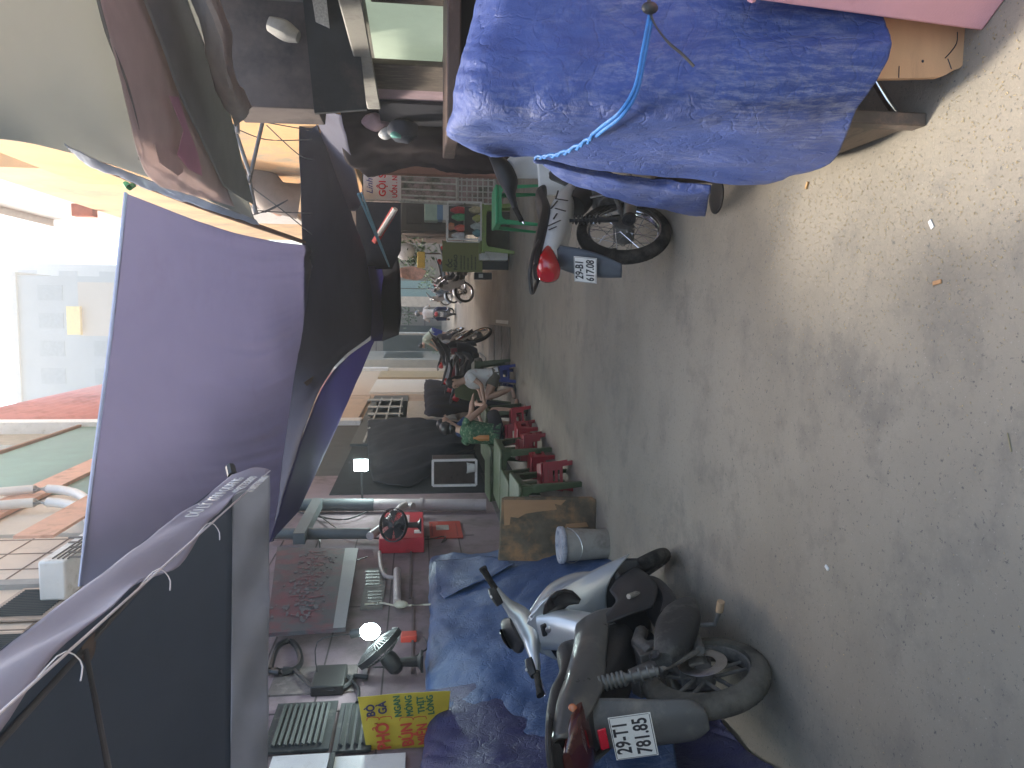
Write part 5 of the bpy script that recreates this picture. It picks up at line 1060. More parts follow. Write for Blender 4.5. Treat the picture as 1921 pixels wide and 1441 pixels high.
bk = gz(1138, 1020); bu = thing('paint_bucket', 'dusty white paint bucket with a lid in front of the plywood board', 'bucket', bk)
zt = gy(1052, 1010, bk.y).z
build('bucket_wall', MB().lathe([(.001, .0), (.115, .0), (.118, .01), (.135, zt-.03), (.142, zt-.03), (.142, zt-.015), (.136, zt-.01)], 32, T(bk.x, bk.y, 0)), M('dusty_white', (.36, .34, .30), .6, var=.15, sc=5, dirt=((.2, .18, .15), .4, 5)), bu)
build('lid', MB().lathe([(.001, zt+.004), (.11, zt+.004), (.115, zt+.015), (.145, zt+.018), (.150, zt+.010), (.150, zt-.02), (.144, zt-.028)], 32, T(bk.x, bk.y, 0)), M('bluish_white', (.45, .46, .50), .5, dirt=((.15, .17, .25), .3, 9)), bu)
build('handle', MB().tube([(bk.x+.145*math.cos(a), bk.y-.145*math.sin(a), zt-.05-.10*math.sin(a)) for a in [R(q) for q in range(0, 181, 15)]], .003, 5), STL, bu)

# ------------------------------------------------------------------ plastic tables and stools
def make_table(label, group):
    t = thing('plastic_table', label, 'table', (0, 0, 0), group); w = .36; h = .60
    top = MB().add([], []); n = 9; out = []
    for sx, sy in ((1, 1), (-1, 1), (-1, -1), (1, -1)):
        for k in range(5):
            a = math.atan2(sy, sx)-R(45)+R(90)*k/4; out.append((sx*(w-.05)+.05*math.cos(a), sy*(w-.05)+.05*math.sin(a), h-.035))
    top.poly(out, (0, 0, .035)); build('table_top', top, GRN, t, world=False, bevel=.01)
    ap = MB()
    for a in range(4):
        m_ = RZ(R(90*a)); k0 = len(ap.v)
        prof = [(-w+.03, h-.037), (w-.03, h-.037), (w-.03, h-.15), (w-.07, h-.15), (w-.11, h-.095), (w-.16, h-.08), (-w+.16, h-.08), (-w+.11, h-.095), (-w+.07, h-.15), (-w+.03, h-.15)]
        ap.poly([(x, w-.035, z) for x, z in prof], (0, .02, 0)); ap.xf(m_, k0)
    build('apron', ap, GRN, t, world=False, bevel=.003)
    for sx in (-1, 1):
        for sy in (-1, 1):
            l = MB(); 
            for (dx, dy, wx, wy) in ((0, -.0, .055, .012), (.0, 0, .012, .055)):
                a0 = Vector((sx*(w-.02), sy*(w-.02), h-.14)); b0 = Vector((sx*(w+.015), sy*(w+.015), 0))
                ox = -sx*wx/2 if wx > wy else 0; oy = -sy*wy/2 if wy > wx else 0; vs = []
                for p, f in ((b0, .75), (a0, 1.25)):
                    for ex, ey in ((-1, -1), (1, -1), (1, 1), (-1, 1)): vs.append(p+Vector((ox*f+ex*wx*f/2, oy*f+ey*wy*f/2, 0)))
                l.add(vs, [(0, 3, 2, 1), (4, 5, 6, 7), (0, 1, 5, 4), (1, 2, 6, 5), (2, 3, 7, 6), (3, 0, 4, 7)])
            build('leg', l, GRN, t, world=False, bevel=.003)
    return t
tb0 = make_table('olive green plastic table nearest the plywood board', 'green plastic tables along the left wall')
spots = [(-1.95, 7.15, 2, 'olive green plastic table nearest the plywood board, red crate stools behind its legs'), (-1.88, 8.75, -2, 'second olive green plastic table from the plywood board in the front row'), (-1.68, 10.6, 1, 'olive green plastic table beside the woman in the green floral top'),
         (-2.1, 7.98, 0, 'green plastic table wedged against the pink wall behind the nearest one'), (-2.1, 9.9, 3, 'green plastic table by the wall under the glass food case'), (-1.15, 12.6, 8, 'farthest green plastic table beside the bare-legged woman')]
for i, (x, y, a, lab) in enumerate(spots):
    o = tb0 if i == 0 else copy_tree(tb0); o.location = (x, y, 0); o.rotation_euler.z = R(a); o['label'] = lab
def make_stool(label, group, mat=REDP):
    t = thing('plastic_stool', label, 'stool', (0, 0, 0), group); w = .13; h = .27
    build('seat', MB().box((0, 0, h-.012), (2*w, 2*w, .024)), mat, t, world=False, bevel=.012)
    for a in range(4):
        s_ = MB(); prof = [(-w+.004, h-.025), (w-.004, h-.025), (w+.025, 0), (w-.03, 0), (w-.035, .10), (-w+.035, .10), (-w+.03, 0), (-w-.025, 0)]
        hole = [(.05, h-.07), (.06, h-.11), (.03, h-.14), (-.03, h-.14), (-.06, h-.11), (-.05, h-.07)]
        # side made of bands round an open hand hole
        k0 = 0
        def pan(pts): s_.poly([(x, w+.018*(1-z/h), z) for x, z in pts], (0, -.008, 0))
        pan([(-w+.004, h-.025), (w-.004, h-.025), (w-.002, h-.07), (-w+.002, h-.07)])
        pan([(-w+.0, h-.07), (-.055, h-.07), (-.06, h-.14), (-w-.006, h-.14)]); pan([(.055, h-.07), (w, h-.07), (w+.006, h-.14), (.06, h-.14)])
        pan([(-w-.006, h-.14), (w+.006, h-.14), (w+.01, h-.17), (-w-.01, h-.17)])
        pan([(-w-.01, h-.17), (-w+.035, h-.17), (-w+.02, 0), (-w-.025, 0)]); pan([(w-.035, h-.17), (w+.01, h-.17), (w+.025, 0), (w-.02, 0)])
        s_.xf(RZ(R(90*a))); build('side', s_, mat, t, world=False)
    return t
st0 = make_stool('x', 'red plastic stools under the tables')
sp = [(-1.62, 7.35, 0, 12, 'lower red stool under the nearest green table, nearest the plywood board'), (-1.62, 7.35, .05, 15, 'red stool stacked on the lowest stool under the nearest table'), (-1.70, 8.35, 0, -8, 'red stool under the second table on its near side'), (-1.58, 8.95, 0, 5, 'red stool with an open hand hole under the second table on its far side'), (-1.64, 8.95, .06, 9, 'red stool stacked on top of the far stool under the second table'), (-1.42, 10.1, 0, 20, 'red stool in front of the farthest occupied table'), (-1.55, 9.55, 0, -12, 'red stool between the second and third green tables')]
for i, (x, y, z, a, lab) in enumerate(sp):
    o = st0 if i == 0 else copy_tree(st0); o.location = (x, y, z); o.rotation_euler.z = R(a); o['label'] = lab
# bright green low table behind the motorbike, yellow-green table and food case
BG = M('bright_green', (.03, .33, .14), .4, var=.1, sc=5)
gt1 = copy_tree(tb0); gt1.location = (1.34, 9.5, 0); gt1.scale = (.68, .68, .98); gt1.rotation_euler.z = R(4)
tag(gt1, 'bright green plastic table behind the white motorbike', 'table'); del gt1['group']; repaint(gt1, ('table_top', 'apron', 'leg'), BG)
YG2 = M('lime_plastic', (.26, .36, .11), .45, var=.08, sc=4, dirt=((.2, .22, .12), .2, 7))
gt2 = copy_tree(tb0); gt2.location = (1.38, 12.25, 0); gt2.scale = (1.05, .9, .87); gt2.rotation_euler.z = R(-2)
tag(gt2, 'lime green plastic table carrying the glass food case', 'table'); del gt2['group']; repaint(gt2, ('table_top', 'apron', 'leg'), YG2)
build('backing', MB().bx(-.30, .30, .25, .28, .02, .56), M('olive_dark', (.10, .10, .075), .8), gt2, world=False)
fc = thing('food_case', 'white framed glass food case full of packets on the lime table', 'food case', (1.4, 12.1, .52))
A = gy(905, 450, 11.95); B = gy(840, 378, 11.95)
x0, x1, z0, z1 = A.x, B.x, .525, B.z
f = MB()
for x in (x0, x1):
    for y in (11.95, 12.35): f.bx(x-.012, x+.012, y-.012, y+.012, z0, z1)
for z in (z0+.012, z1):
    for y in (11.95, 12.35): f.bx(x0+.013, x1-.013, y-.011, y+.011, z-.011, z+.011)
build('frame', f, WHT, fc); zs = (z0+z1)/2
build('shelf', MB().bx(x0, x1, 11.97, 12.33, zs-.01, zs), M('dark_shelf', (.10, .13, .10), .6), fc); build('base', MB().bx(x0, x1, 11.97, 12.34, z0+.001, z0+.010), WHT, fc)
for k, (u, z, w_, h_, c) in enumerate(((.12, zs, .12, .20, (.62, .62, .62)), (.32, zs, .15, .16, (.60, .12, .08)), (.36, zs+.16, .13, .12, (.66, .30, .18)), (.62, zs, .12, .2, (.12, .38, .18)), (.80, zs, .12, .22, (.5, .06, .06)), (.2, z0+.015, .13, .12, (.16, .32, .34)), (.38, z0+.015, .12, .15, (.45, .5, .47)), (.6, z0+.015, .18, .12, (.40, .40, .12)), (.82, z0+.015, .13, .18, (.5, .42, .25)))):
    x = x0+(x1-x0)*u; p = MB().loft([(x, 12.08, z), (x, 12.08, z+h_*.5), (x, 12.08, z+h_)], [w_, w_*1.05, w_*.75], [.1, .13, .04], 3.5, 12)
    single('food_packet', p, M('packet%d' % k, c, .35, var=.3, sc=18), ('grey printed packet at the left of the case top shelf', 'red packet on the case top shelf beside the grey one', 'orange packet stacked on the red packet in the case', 'green packet in the middle of the case top shelf', 'dark red packet at the right of the case top shelf', 'teal tub on the case bottom shelf at the left', 'pale tub on the case bottom shelf', 'yellow green packet in the middle of the case bottom shelf', 'tan packet at the right of the case bottom shelf')[k], 'packet', 'packets in the glass food case')
gs = thing('menu_board', 'olive green menu board for snails hanging below the parked motorbikes', 'sign', gy(905, 480, 12.7))
A, B = gy(905, 511, 12.7), gy(830, 452, 12.7)
build('board', MB().bx(A.x, B.x, 12.7, 12.72, A.z, B.z), M('olive_board', (.21, .22, .085), .6, var=.08, sc=5), gs, bevel=.003)
build('stand', MB().bx(A.x+.05, B.x-.02, 12.74, 12.8, 0, A.z), M('dark_stand', (.05, .055, .055), .7), gs)
TK = M('board_ink', (.03, .035, .03), .6); Lf = A.x+.03
text('lettering', 'ỐC', .10, TK, gs, gy(845, 494, 12.695), (1, 0, 0), (0, 0, 1), fat=.003)
text('lettering', 'NGAO', .085, TK, gs, gy(855, 492, 12.695), (1, 0, 0), (0, 0, 1), fat=.003)
for k, x_ in enumerate((865, 871, 878, 885, 892)):
    ln = MB(); y_ = 505
    while y_ > 478+k % 3*3: w3_ = random.uniform(1, 2.4); p_ = gy(x_, y_, 12.697); ln.box(p_, (w3_*.008, .003, .022), Matrix.Rotation(random.uniform(-.4, .4), 3, 'Y')); y_ -= w3_+.8
    q_ = build('small_writing', ln, TK, gs); q_['kind'] = 'stuff'
single('white_foam_box', MB().bx(gy(925, 488, 12.5).x, gy(925, 462, 12.5).x, 12.5, 12.9, gy(953, 475, 12.5).z, gy(900, 475, 12.5).z), WHT, 'white foam box beside the lime table under the menu board', 'box', bevel=.012)
sp_ = gy(912, 540, 12.9); spk = thing('black_speaker', 'small black speaker with a grey label next to the menu board stand', 'speaker', sp_)
build('cabinet', MB().bx(gy(900, 524, 13.1).x, gy(900, 511, 13.1).x, 13.1, 13.3, gy(923, 518, 13.1).z, gy(890, 518, 13.1).z), BLK, spk, bevel=.01); build('plate', MB().bx(gy(900, 521, 13.09).x, gy(900, 514, 13.09).x, 13.085, 13.099, gy(906, 518, 13.1).z, gy(898, 518, 13.1).z), STL, spk)

# ------------------------------------------------------------------ parked and ridden motorbikes further on
fk = 'motorbikes parked far down the alley'
defs = [(copy_tree(mb_), 'black motorbike parked nearest behind the bare-legged woman', -1.35, 14.6, 62, (.03, .03, .035)), (copy_tree(mb_), 'dark red motorbike parked second in the left row', -1.45, 17.2, 55, (.20, .03, .04)),
        (copy_tree(mb_), 'silver motorbike parked third in the left row', -1.5, 19.6, 60, (.5, .52, .54)), (copy_tree(mb_), 'black motorbike parked last in the left row beside the crouching man', -1.35, 23.5, 50, (.05, .05, .06)),
        (copy_tree(mb_), 'bright chrome grey motorbike first in the right row behind the menu board', 1.55, 19.4, -62, (.55, .57, .6)), (copy_tree(mb_), 'dark motorbike second in the right row', 1.75, 22.2, -55, (.06, .06, .07)),
        (copy_tree(mb_), 'blue grey motorbike third in the right row', 1.6, 25.6, -60, (.18, .24, .3)), (copy_tree(mb_), 'dull brown motorbike farthest in the right row', 1.2, 31, -30, (.2, .16, .13))]
for i, (o, lab, x, y, h_, c) in enumerate(defs):
    tag(o, lab, 'motorbike', fk); place(o, x, y, h_, 7)
    repaint(o, ('leg_shield', 'side_fairing', 'front_cowl', 'front_mudguard'), M('paint_%d' % i, c, .3, .2, coat=.5))
    for c_ in list(o.children):
        if c_.name.split('.')[0] in ('side_stripes', 'number_plate'):
            for g_ in list(c_.children): bpy.data.objects.remove(g_)
            bpy.data.objects.remove(c_)
rb_ = copy_tree(mb_); tag(rb_, 'motorbike ridden away by the far rider in the white shirt', 'motorbike', fk); place(rb_, .02, 29.6, 2, 0)
repaint(rb_, ('leg_shield', 'side_fairing', 'front_cowl', 'front_mudguard'), M('rider_paint', (.04, .05, .09), .3, coat=.5))

# ------------------------------------------------------------------ people
SK = M('skin', (.47, .29, .21), .5, var=.08, sc=8); HB = M('black_hair', (.015, .012, .012), .45, var=.2)
def sit(hip, lean, kl, kr, fl, fr, hl, hr, look=(0, 1, 0), el=None, er=None, short=.6, nod=.05):
    h = Vector(hip); ch = h+Vector((0, lean*.55, .34)); nk = h+Vector((0, lean, .50)); hd = nk+Vector((0, .03+nod, .15))
    sl = ch+Vector((-.17, 0, .08)); sr = ch+Vector((.17, 0, .08)); hl, hr = Vector(hl), Vector(hr)
    el = Vector(el) if el else sl.lerp(hl, .5)+Vector((-.05, -.05, -.07)); er = Vector(er) if er else sr.lerp(hr, .5)+Vector((.05, -.05, -.07))
    return dict(hip=h, chest=ch, neck=nk, head=hd, sl=sl, sr=sr, el=el, er=er, hl=hl, hr=hr, kl=kl, kr=kr, fl=fl, fr=fr, tl=Vector(fl)+Vector((0, .16, -.04)), tr=Vector(fr)+Vector((0, .16, -.04)), look=look, short=short)
WTS = M('white_shirt', (.62, .62, .62), .8, var=.05, sc=6, dirt=((.40, .19, .12), .12, 5))
pa_ = sit((0, 0, .31), .06, (-.10, .38, .47), (.11, .40, .44), (-.09, .22, .06), (.12, .48, .06), (-.06, .42, .50), (.08, .36, .52), look=(-.5, .8, -.35), short=.35, nod=.02)
w1 = person('woman in a white t-shirt and shorts sitting low on a blue stool', (-.98, 11.75, 0), R(112), pa_, SK, HB, WTS, M('olive_shorts', (.12, .11, .09), .8), hair_len=.12, sleeves=.45)
bs = copy_tree(st0); tag(bs, 'small dark blue stool under the woman in the white t-shirt', 'stool'); del bs['group']; bs.location = (-.96, 11.75, 0); bs.rotation_euler.z = R(20); repaint(bs, ('seat', 'side'), M('blue_plastic', (.02, .035, .18), .4))
single('phone', MB().box((-1.38, 11.62, .56), (.075, .01, .14), Matrix.Rotation(.5, 3, 'X')), GLASS, 'dark phone held by the woman in the white t-shirt', 'phone', bevel=.004)
FLO = M('green_floral', (.04, .10, .055), .8, var=.5, sc=22, dirt=((.3, .33, .22), .3, 26))
pb = sit((0, 0, .46), .12, (-.10, .40, .50), (.11, .42, .50), (-.10, .34, .06), (.12, .36, .06), (-.12, .62, .66), (.10, .58, .70), look=(.1, 1, -.15), short=.8, el=(-.24, .34, .58), er=(.25, .34, .60))
w2 = person('woman with tied black hair in a green floral top seen from behind', (-1.62, 10.0, 0), R(-28), pb, SK, HB, FLO, M('dark_trousers', (.03, .03, .035), .8), hair_len=.05, sleeves=.04)
ws = copy_tree(st0); tag(ws, 'red stool under the woman in the green floral top', 'stool', 'red plastic stools under the tables'); ws.location = (-1.62, 10.0, 0); ws.scale = (1, 1, 1.35)
pc = sit((0, 0, .48), .12, (-.10, .40, .50), (.11, .42, .50), (-.10, .34, .06), (.12, .36, .06), (-.10, .50, .72), (.12, .52, .70), look=(.3, 1, 0), short=1)
w3 = person('person in a dark blue top sitting behind the woman in green', (-1.78, 11.1, 0), R(-60), pc, SK, HB, M('navy_top', (.03, .05, .12), .8), M('dark_trousers', (.03, .03, .035), .8), hair_len=.02)
ws = copy_tree(st0); tag(ws, 'red stool under the person in the dark blue top', 'stool', 'red plastic stools under the tables'); ws.location = (-1.78, 11.1, .02)
# rider and crouching man
pr = sit((0, 0, .80), .08, (-.20, .34, .66), (.20, .34, .66), (-.22, .28, .30), (.22, .28, .30), (-.30, .58, 1.02), (.30, .58, 1.02), short=1)
person('rider in a white shirt and dark helmet on the far motorbike', (.03, 29.75, .02), 0, pr, SK, HB, WTS, M('navy_trousers', (.03, .04, .1), .8), helmet=M('helmet_shell', (.10, .11, .12), .2, coat=.5), sleeves=.9)
pm = dict(hip=Vector((0, 0, .88)), chest=Vector((0, .26, 1.12)), neck=Vector((0, .42, 1.22)), head=Vector((0, .56, 1.26)), sl=Vector((-.18, .3, 1.15)), sr=Vector((.18, .3, 1.15)), el=Vector((-.22, .45, .92)), er=Vector((.22, .42, .90)), hl=Vector((-.15, .6, .8)), hr=Vector((.15, .6, .78)), kl=Vector((-.12, .08, .48)), kr=Vector((.12, .14, .48)), fl=Vector((-.12, -.02, .07)), fr=Vector((.12, .05, .07)), tl=Vector((-.13, .15, .03)), tr=Vector((.13, .2, .03)), look=(0, .8, -.5), short=.7)
person('man in a pale green shirt and blue shorts bending over a motorbike', (-.62, 27.5, 0), R(70), pm, SK, HB, M('sage_shirt', (.36, .42, .34), .8), M('blue_shorts', (.03, .05, .25), .8), scale=1.05)

# ------------------------------------------------------------------ things on and along the left wall
jm = MB().net([[gx(690, 790, WL+.1), gx(690, 850, WL+.08), gx(700, 905, WL+.05)], [gx(760, 785, WL+.22), gx(760, 840, WL+.25), gx(770, 908, WL+.08)], [gx(830, 792, WL+.30), gx(840, 835, WL+.35), gx(840, 870, WL+.12)], [gx(890, 800, WL+.30), gx(890, 830, WL+.3), gx(885, 858, WL+.12)]], 60, 40, .04, 2.2, fold=lambda u, v: .035*math.sin(u*23+v*2)*(.3+v))
single('hanging_jackets', jm, M('slate_cloth', (.013, .016, .022), .85, var=.25, sc=3), 'mass of dark slate jackets hanging on the left wall above the tables', 'cloth', solid=.01)
bb = MB().net([[gx(800, 775, WL+.4), gx(795, 735, WL+.5), gx(798, 712, WL+.5)], [gx(810, 780, WL+.6), gx(815, 740, WL+.7), gx(812, 712, WL+.6)], [gx(900, 770, WL+.5), gx(905, 740, WL+.6), gx(905, 720, WL+.5)]], 30, 30, .06, 1.5)
single('draped_motorbike_cover', bb, M('maroon_cover', (.010, .006, .008), .95, var=.4, sc=2, dirt=((.008, .010, .03), .5, 1.5)), 'dark maroon and navy cover draped behind the seated diners', 'cover', solid=.01)
p = gy(880, 733, 12.2); ol = MB().loft([gy(853, 733, 12.2), gy(868, 733, 12.2), gy(886, 738, 12.2), gy(895, 740, 12.2)], [.2, .28, .27, .2], [.1, .14, .14, .1], 3.2, 14, upv=Vector((0, 1, 0)), smooth=8)
single('olive_bag', ol, M('olive_cloth', (.09, .10, .05), .8), 'olive green cloth bag between the two women', 'bag')
gc = thing('glass_case', 'white framed glass food case standing by the left wall', 'food case', gx(890, 885, -2.1))
A, B = gy(893, 910, 9.3), gy(812, 864, 9.3); f = MB()
for x in (A.x, B.x): f.bx(x-.014, x+.014, 9.29, 9.32, A.z, B.z)
for z in (A.z, B.z): f.bx(A.x, B.x, 9.288, 9.322, z-.014, z+.014)
build('frame', f, WHT, gc); build('inside', MB().bx(A.x+.015, B.x-.015, 9.33, 9.75, A.z, B.z), M('case_dark', (.05, .035, .03), .3, var=.4, sc=8), gc)
build('bowl_stack', MB().lathe([(.001, .0), (.05, .0), (.07, .10), (.065, .10), (.045, .02), (.001, .02)], 18, T((A.x+B.x)/2+.06, 9.30, A.z+.02)), WHT, gc)
bo = gy(893, 822, 9.7); single('orange_bottle', MB().lathe([(.001, 0), (.04, 0), (.04, .13), (.015, .18), (.015, .21), (.001, .21)], 16, T(bo.x, bo.y, .6)), M('orange_sauce', (.5, .2, .05), .3, coat=.5), 'orange sauce bottle behind the woman in green', 'bottle')
# hose box, poster, pipes
hb = thing('fire_hose_box', 'red wall box half hidden by a black fan', 'box', gx(750, 985, WL))
build('box', wrect(715, 961, 795, 1010, WL+.16, .16), M('box_red', (.52, .03, .05), .35, var=.12, dirt=((.3, .02, .03), .2, 5)), hb, bevel=.01)
build('pale_label', wrect(752, 966, 768, 985, WL+.165, .004), M('torn_label', (.55, .4, .4), .7, var=.5, sc=40), hb); build('pale_label', wrect(777, 994, 790, 1000, WL+.165, .004), WHT, hb)
po = thing('red_poster', 'dark red notice poster with a grey label below the wall box', 'poster', gx(835, 993, WL))
build('sheet', wrect(806, 978, 866, 1009, WL+.016, .01), M('poster_red', (.36, .045, .03), .6, var=.1, sc=5), po); build('label', wrect(818, 985, 842, 994, WL+.019, .004), M('grey_label', (.32, .29, .27), .6, var=.3, sc=50), po)
wv2 = MB(); wrect(809, 982, 812, 1005, WL+.018, .002, wv2); wrect(856, 982, 858, 1005, WL+.018, .002, wv2); build('border', wv2, M('poster_ink', (.2, .02, .02), .6), po)
PIP = M('pipe_white', (.42, .37, .37), .5, var=.08, dirt=((.28, .24, .23), .2, 5))
pi = thing('drain_pipe', 'white forked drain pipe running down the pink wall', 'pipe', gx(908, 947, WL))
build('pipe', MB().tube([gx(x, 947, WL+.10) for x in (700, 800, 912)], .075, 14), PIP, pi)
build('branch', MB().tube([gx(775, 950, WL+.14), gx(755, 950, WL+.14), gx(722, 985, WL+.14), gx(694, 1006, WL+.14)], .045, 12, smooth=8), PIP, pi)
build('collar', MB().tube([gx(788, 947, WL+.10), gx(794, 947, WL+.10)], .088, 14), PIP, pi)
DKP = M('dark_pipe', (.10, .115, .12), .6)
dp = thing('dark_pipe', 'dark upper drain pipe with a bracket beam under the awnings', 'pipe', gx(690, 1001, WL))
build('pipe', MB().tube([gx(x, 1001, WL+.12) for x in (500, 600, 694)], .06, 12), DKP, dp); build('pipe', MB().tube([gx(x, 947, WL+.10) for x in (560, 650, 702)], .08, 12), DKP, dp)
build('bracket', wrect(568, 935, 588, 1000, WL+.2, .12), DKP, dp)
# old shop sign, tilted out from the wall
os_ = thing('old_shop_sign', 'dark faded shop sign with peeling red letters tilted out from the wall', 'sign', gx(600, 1100, WL))
c = [gx(520, 1026, WL+.14), gx(672, 1030, WL+.14), gx(648, 1178, WL+.14), gx(500, 1188, WL+.14)]
build('board', MB().poly(c, (-.03, 0, 0)), M('sign_slate', (.045, .045, .055), .7, var=.2, sc=3, dirt=((.11, .02, .035), .5, 4)), os_)
e1_, e2_ = c[1], c[2]; i1 = c[1].lerp(c[0], .16); i2 = c[2].lerp(c[3], .16)
build('lower_border', MB().poly([e1_+Vector((.004, 0, 0)), e2_+Vector((.004, 0, 0)), i2+Vector((.004, 0, 0)), i1+Vector((.004, 0, 0))], (.004, 0, 0)), M('sign_grey', (.20, .20, .21), .6, var=.1), os_)
pe = MB(); ux = (c[2]-c[1]); uy = (c[0]-c[1])
for k in range(170):
    u = random.uniform(.08, .95); v = random.gauss(.45, .14); 
    if not .22 < v < .8: continue
    pc_ = c[1]+ux*u+uy*v+Vector((.003, 0, 0)); l = random.uniform(.01, .045); pts = []
    for q in range(6): a = q*math.pi/3+random.uniform(-.3, .3); pts.append(pc_+ux.normalized()*math.cos(a)*l*random.uniform(.5, 1.4)+uy.normalized()*math.sin(a)*l*random.uniform(.2, .5))
    pe.poly(pts, (.0012+k*.00001, 0, 0))
flk = build('peeling_flakes', pe, M('flake_grey', (.12, .115, .125), .8, var=.3, sc=12), os_)
flk['kind'] = 'stuff'
rl_ = MB()
for k, ch in enumerate('Q U Á N'.split()): pass
rp_ = MB()
for k in range(34):                       # what is left of the red letters: ragged strokes too worn to read
    u = .07+.87*(k//2)/17; pc_ = c[1]+ux*u+uy*random.uniform(.34, .6)+Vector((.0028, 0, 0)); l = random.uniform(.05, .15); w2_ = random.uniform(.012, .03); d1 = (ux.normalized()*random.uniform(-.5, .5)+uy.normalized()).normalized(); d2 = d1.cross(Vector((1, 0, 0)))
    rp_.poly([pc_+d1*l*a_+d2*w2_*b_*random.uniform(.6, 1.3) for a_, b_ in ((-.5, -.5), (-.1, -.6), (.2, -.4), (.5, -.5), (.55, .4), (.1, .6), (-.3, .4), (-.5, .5))], (.0008+k*.00001, 0, 0))
fr2 = build('worn_letters', rp_, M('faded_red', (.15, .03, .045), .7, dirt=((.1, .09, .1), .4, 12)), os_); fr2['kind'] = 'stuff'
# fans
def fan(label, ctr, face, upv, r, mat_post):
    t = thing('wall_fan', label, 'fan', ctr); c = Vector(ctr); f = Vector(face).normalized(); q = f.to_track_quat('Z', 'Y').to_matrix().to_4x4(); b = T(*c) @ q
    g_ = MB()
    g_.lathe([(r-.004, -.02), (r+.004, -.02), (r+.004, .02), (r-.004, .02)], 40, b, close=True)
    for z, n_ in ((.05, 44), (-.06, 36)):
        for k in range(n_):
            a = 2*math.pi*k/n_; pts = [b @ Vector((rr*math.cos(a), rr*math.sin(a), z*(1-(rr/r)**2.5)+(.015 if z > 0 else -.015)*(rr/r))) for rr in (.025, r*.4, r*.75, r)]
            g_.tube(pts, .0016, 4, cap=False)
        g_.lathe([(.001, z), (.03, z), (.03, z-.008), (.001, z-.008)], 16, b)
        g_.lathe([(r*.6-.001, z*.72), (r*.6+.002, z*.72), (r*.6+.002, z*.66), (r*.6-.001, z*.66)], 32, b, close=True)
    build('cage', g_, BLK, t)
    bl = MB()
    for k in range(5):
        a = 2*math.pi*k/5; bl.net([[b @ Vector((rr*math.cos(a+da), rr*math.sin(a+da), dz)) for rr in (.03, r*.5, r*.88)] for da, dz in ((-.38, .012), (0, 0), (.42, -.014))], 6, 6)
    build('blades', bl, M('fan_blade', (.02, .02, .022), .6), t, solid=.002)
    build('motor', MB().loft([c-f*.06, c-f*.10, c-f*.18, c-f*.21], [.10, .12, .11, .05], [.10, .12, .11, .05], 2.4, 16), BLK, t)
    p1 = c-f*.13; build('stand', MB().loft([p1-Vector((0, 0, .04)), p1-Vector((0, 0, .17)), p1-Vector((0, 0, .19))], [.06, .07, .13], [.05, .06, .10], 3, 12), BLK, t)
    build('head_bracket', MB().box(p1-Vector((0, 0, .2)), (.12, .10, .02)), BLK, t, bevel=.004)
    return t
fan('black clip fan on the ledge beside the nearer lit lamp', gx(712, 1216, WL+.24), (.62, .15, .55), None, .175, None)
fan('black wall fan hanging in front of the red box', gx(738, 985, WL+.33), (.25, -.75, .6), None, .17, None)
# lamps
def lamp(label, p, r, power, floodlight=False):
    t = thing('lamp', label, 'lamp', p); p = Vector(p); e = M('lamp_glow', (1, 1, 1), .5, emit=(.80, 1.0, .98, 26))
    if floodlight:
        build('lens', MB().box(p, (r*1.7, .02, r*2.0)), e, t, bevel=.01); build('housing', MB().box(p+Vector((0, .04, 0)), (r*2.1, .055, r*2.4)), BLK, t, bevel=.01)
        build('bracket', MB().tube([p+Vector((0, .06, 0)), p+Vector((-.15, .12, .0)), Vector((WL, p.y+.2, p.z))], .015, 6), BLK, t)
    else:
        build('bulb', MB().ball(p, (r, r, r*1.25)), e, t); build('socket', MB().tube([p+Vector((0, .0, r)), p+Vector((-.02, .02, r+.07))], r*.55, 12), BLK, t)
        build('wire', MB().tube([p+Vector((-.02, .02, r+.07)), p+Vector((-.08, .05, r+.3)), Vector((WL, p.y+.05, p.z+.35))], .004, 5, smooth=8), BLK, t)
    l = bpy.data.lights.new('lamp_light', 'POINT'); l.energy = power*.5; l.color = (.80, 1, .97); l.shadow_soft_size = r; lo = bpy.data.objects.new('lamp_light', l); COL.objects.link(lo); lo.parent = t
    lo.location = Vector((.05, -r*2.0-.04, 0))
lamp('bare round lit bulb shining beside the nearer fan', gx(694, 1185, WL+.36), .055, 3)
lamp('glowing square floodlight under the awnings farther down the left wall', gx(677, 873, WL+.55), .085, 16, True)
# cables and small fittings on the wall
cw = thing('wall_cables', 'looped black cables hanging across the pink wall', 'cables', gx(600, 1250, WL))
for pts, r_ in ((((505, 1262), (520, 1215), (545, 1203), (562, 1225), (560, 1250), (530, 1262), (500, 1258)), .022), (((500, 1258), (545, 1255), (568, 1272), (590, 1290), (640, 1292), (660, 1275), (655, 1268), (690, 1270)), .016), (((700, 1252), (750, 1248), (790, 1225), (806, 1213)), .006), (((795, 1195), (806, 1213)), .005), (((650, 1270), (672, 1292), (670, 1318)), .012), (((500, 940), (560, 960), (640, 975), (690, 960)), .01), (((590, 960), (650, 1002), (700, 1010), (760, 1010)), .008), (((600, 1000), (610, 1060), (690, 1045)), .006), (((770, 1010), (800, 1012), (835, 1006), (828, 1018), (838, 1012)), .006)):
    build('cable', MB().tube([gx(*p, WL+.04) for p in pts], r_, 7, smooth=30), BLK, cw)
wt = thing('white_conduit', 'white electrical conduit bent along the wall between fans', 'conduit', gx(740, 1060, WL))
build('conduit', MB().tube([gx(*p, WL+.05) for p in ((712, 1036), (714, 1060), (722, 1080), (742, 1084))], .02, 8, smooth=10), PIP, wt)
build('cord', MB().tube([gx(*p, WL+.05) for p in ((684, 1134), (715, 1131), (745, 1136), (810, 1134))], .008, 6, smooth=10), M('cream_cord', (.55, .52, .42), .6), wt)
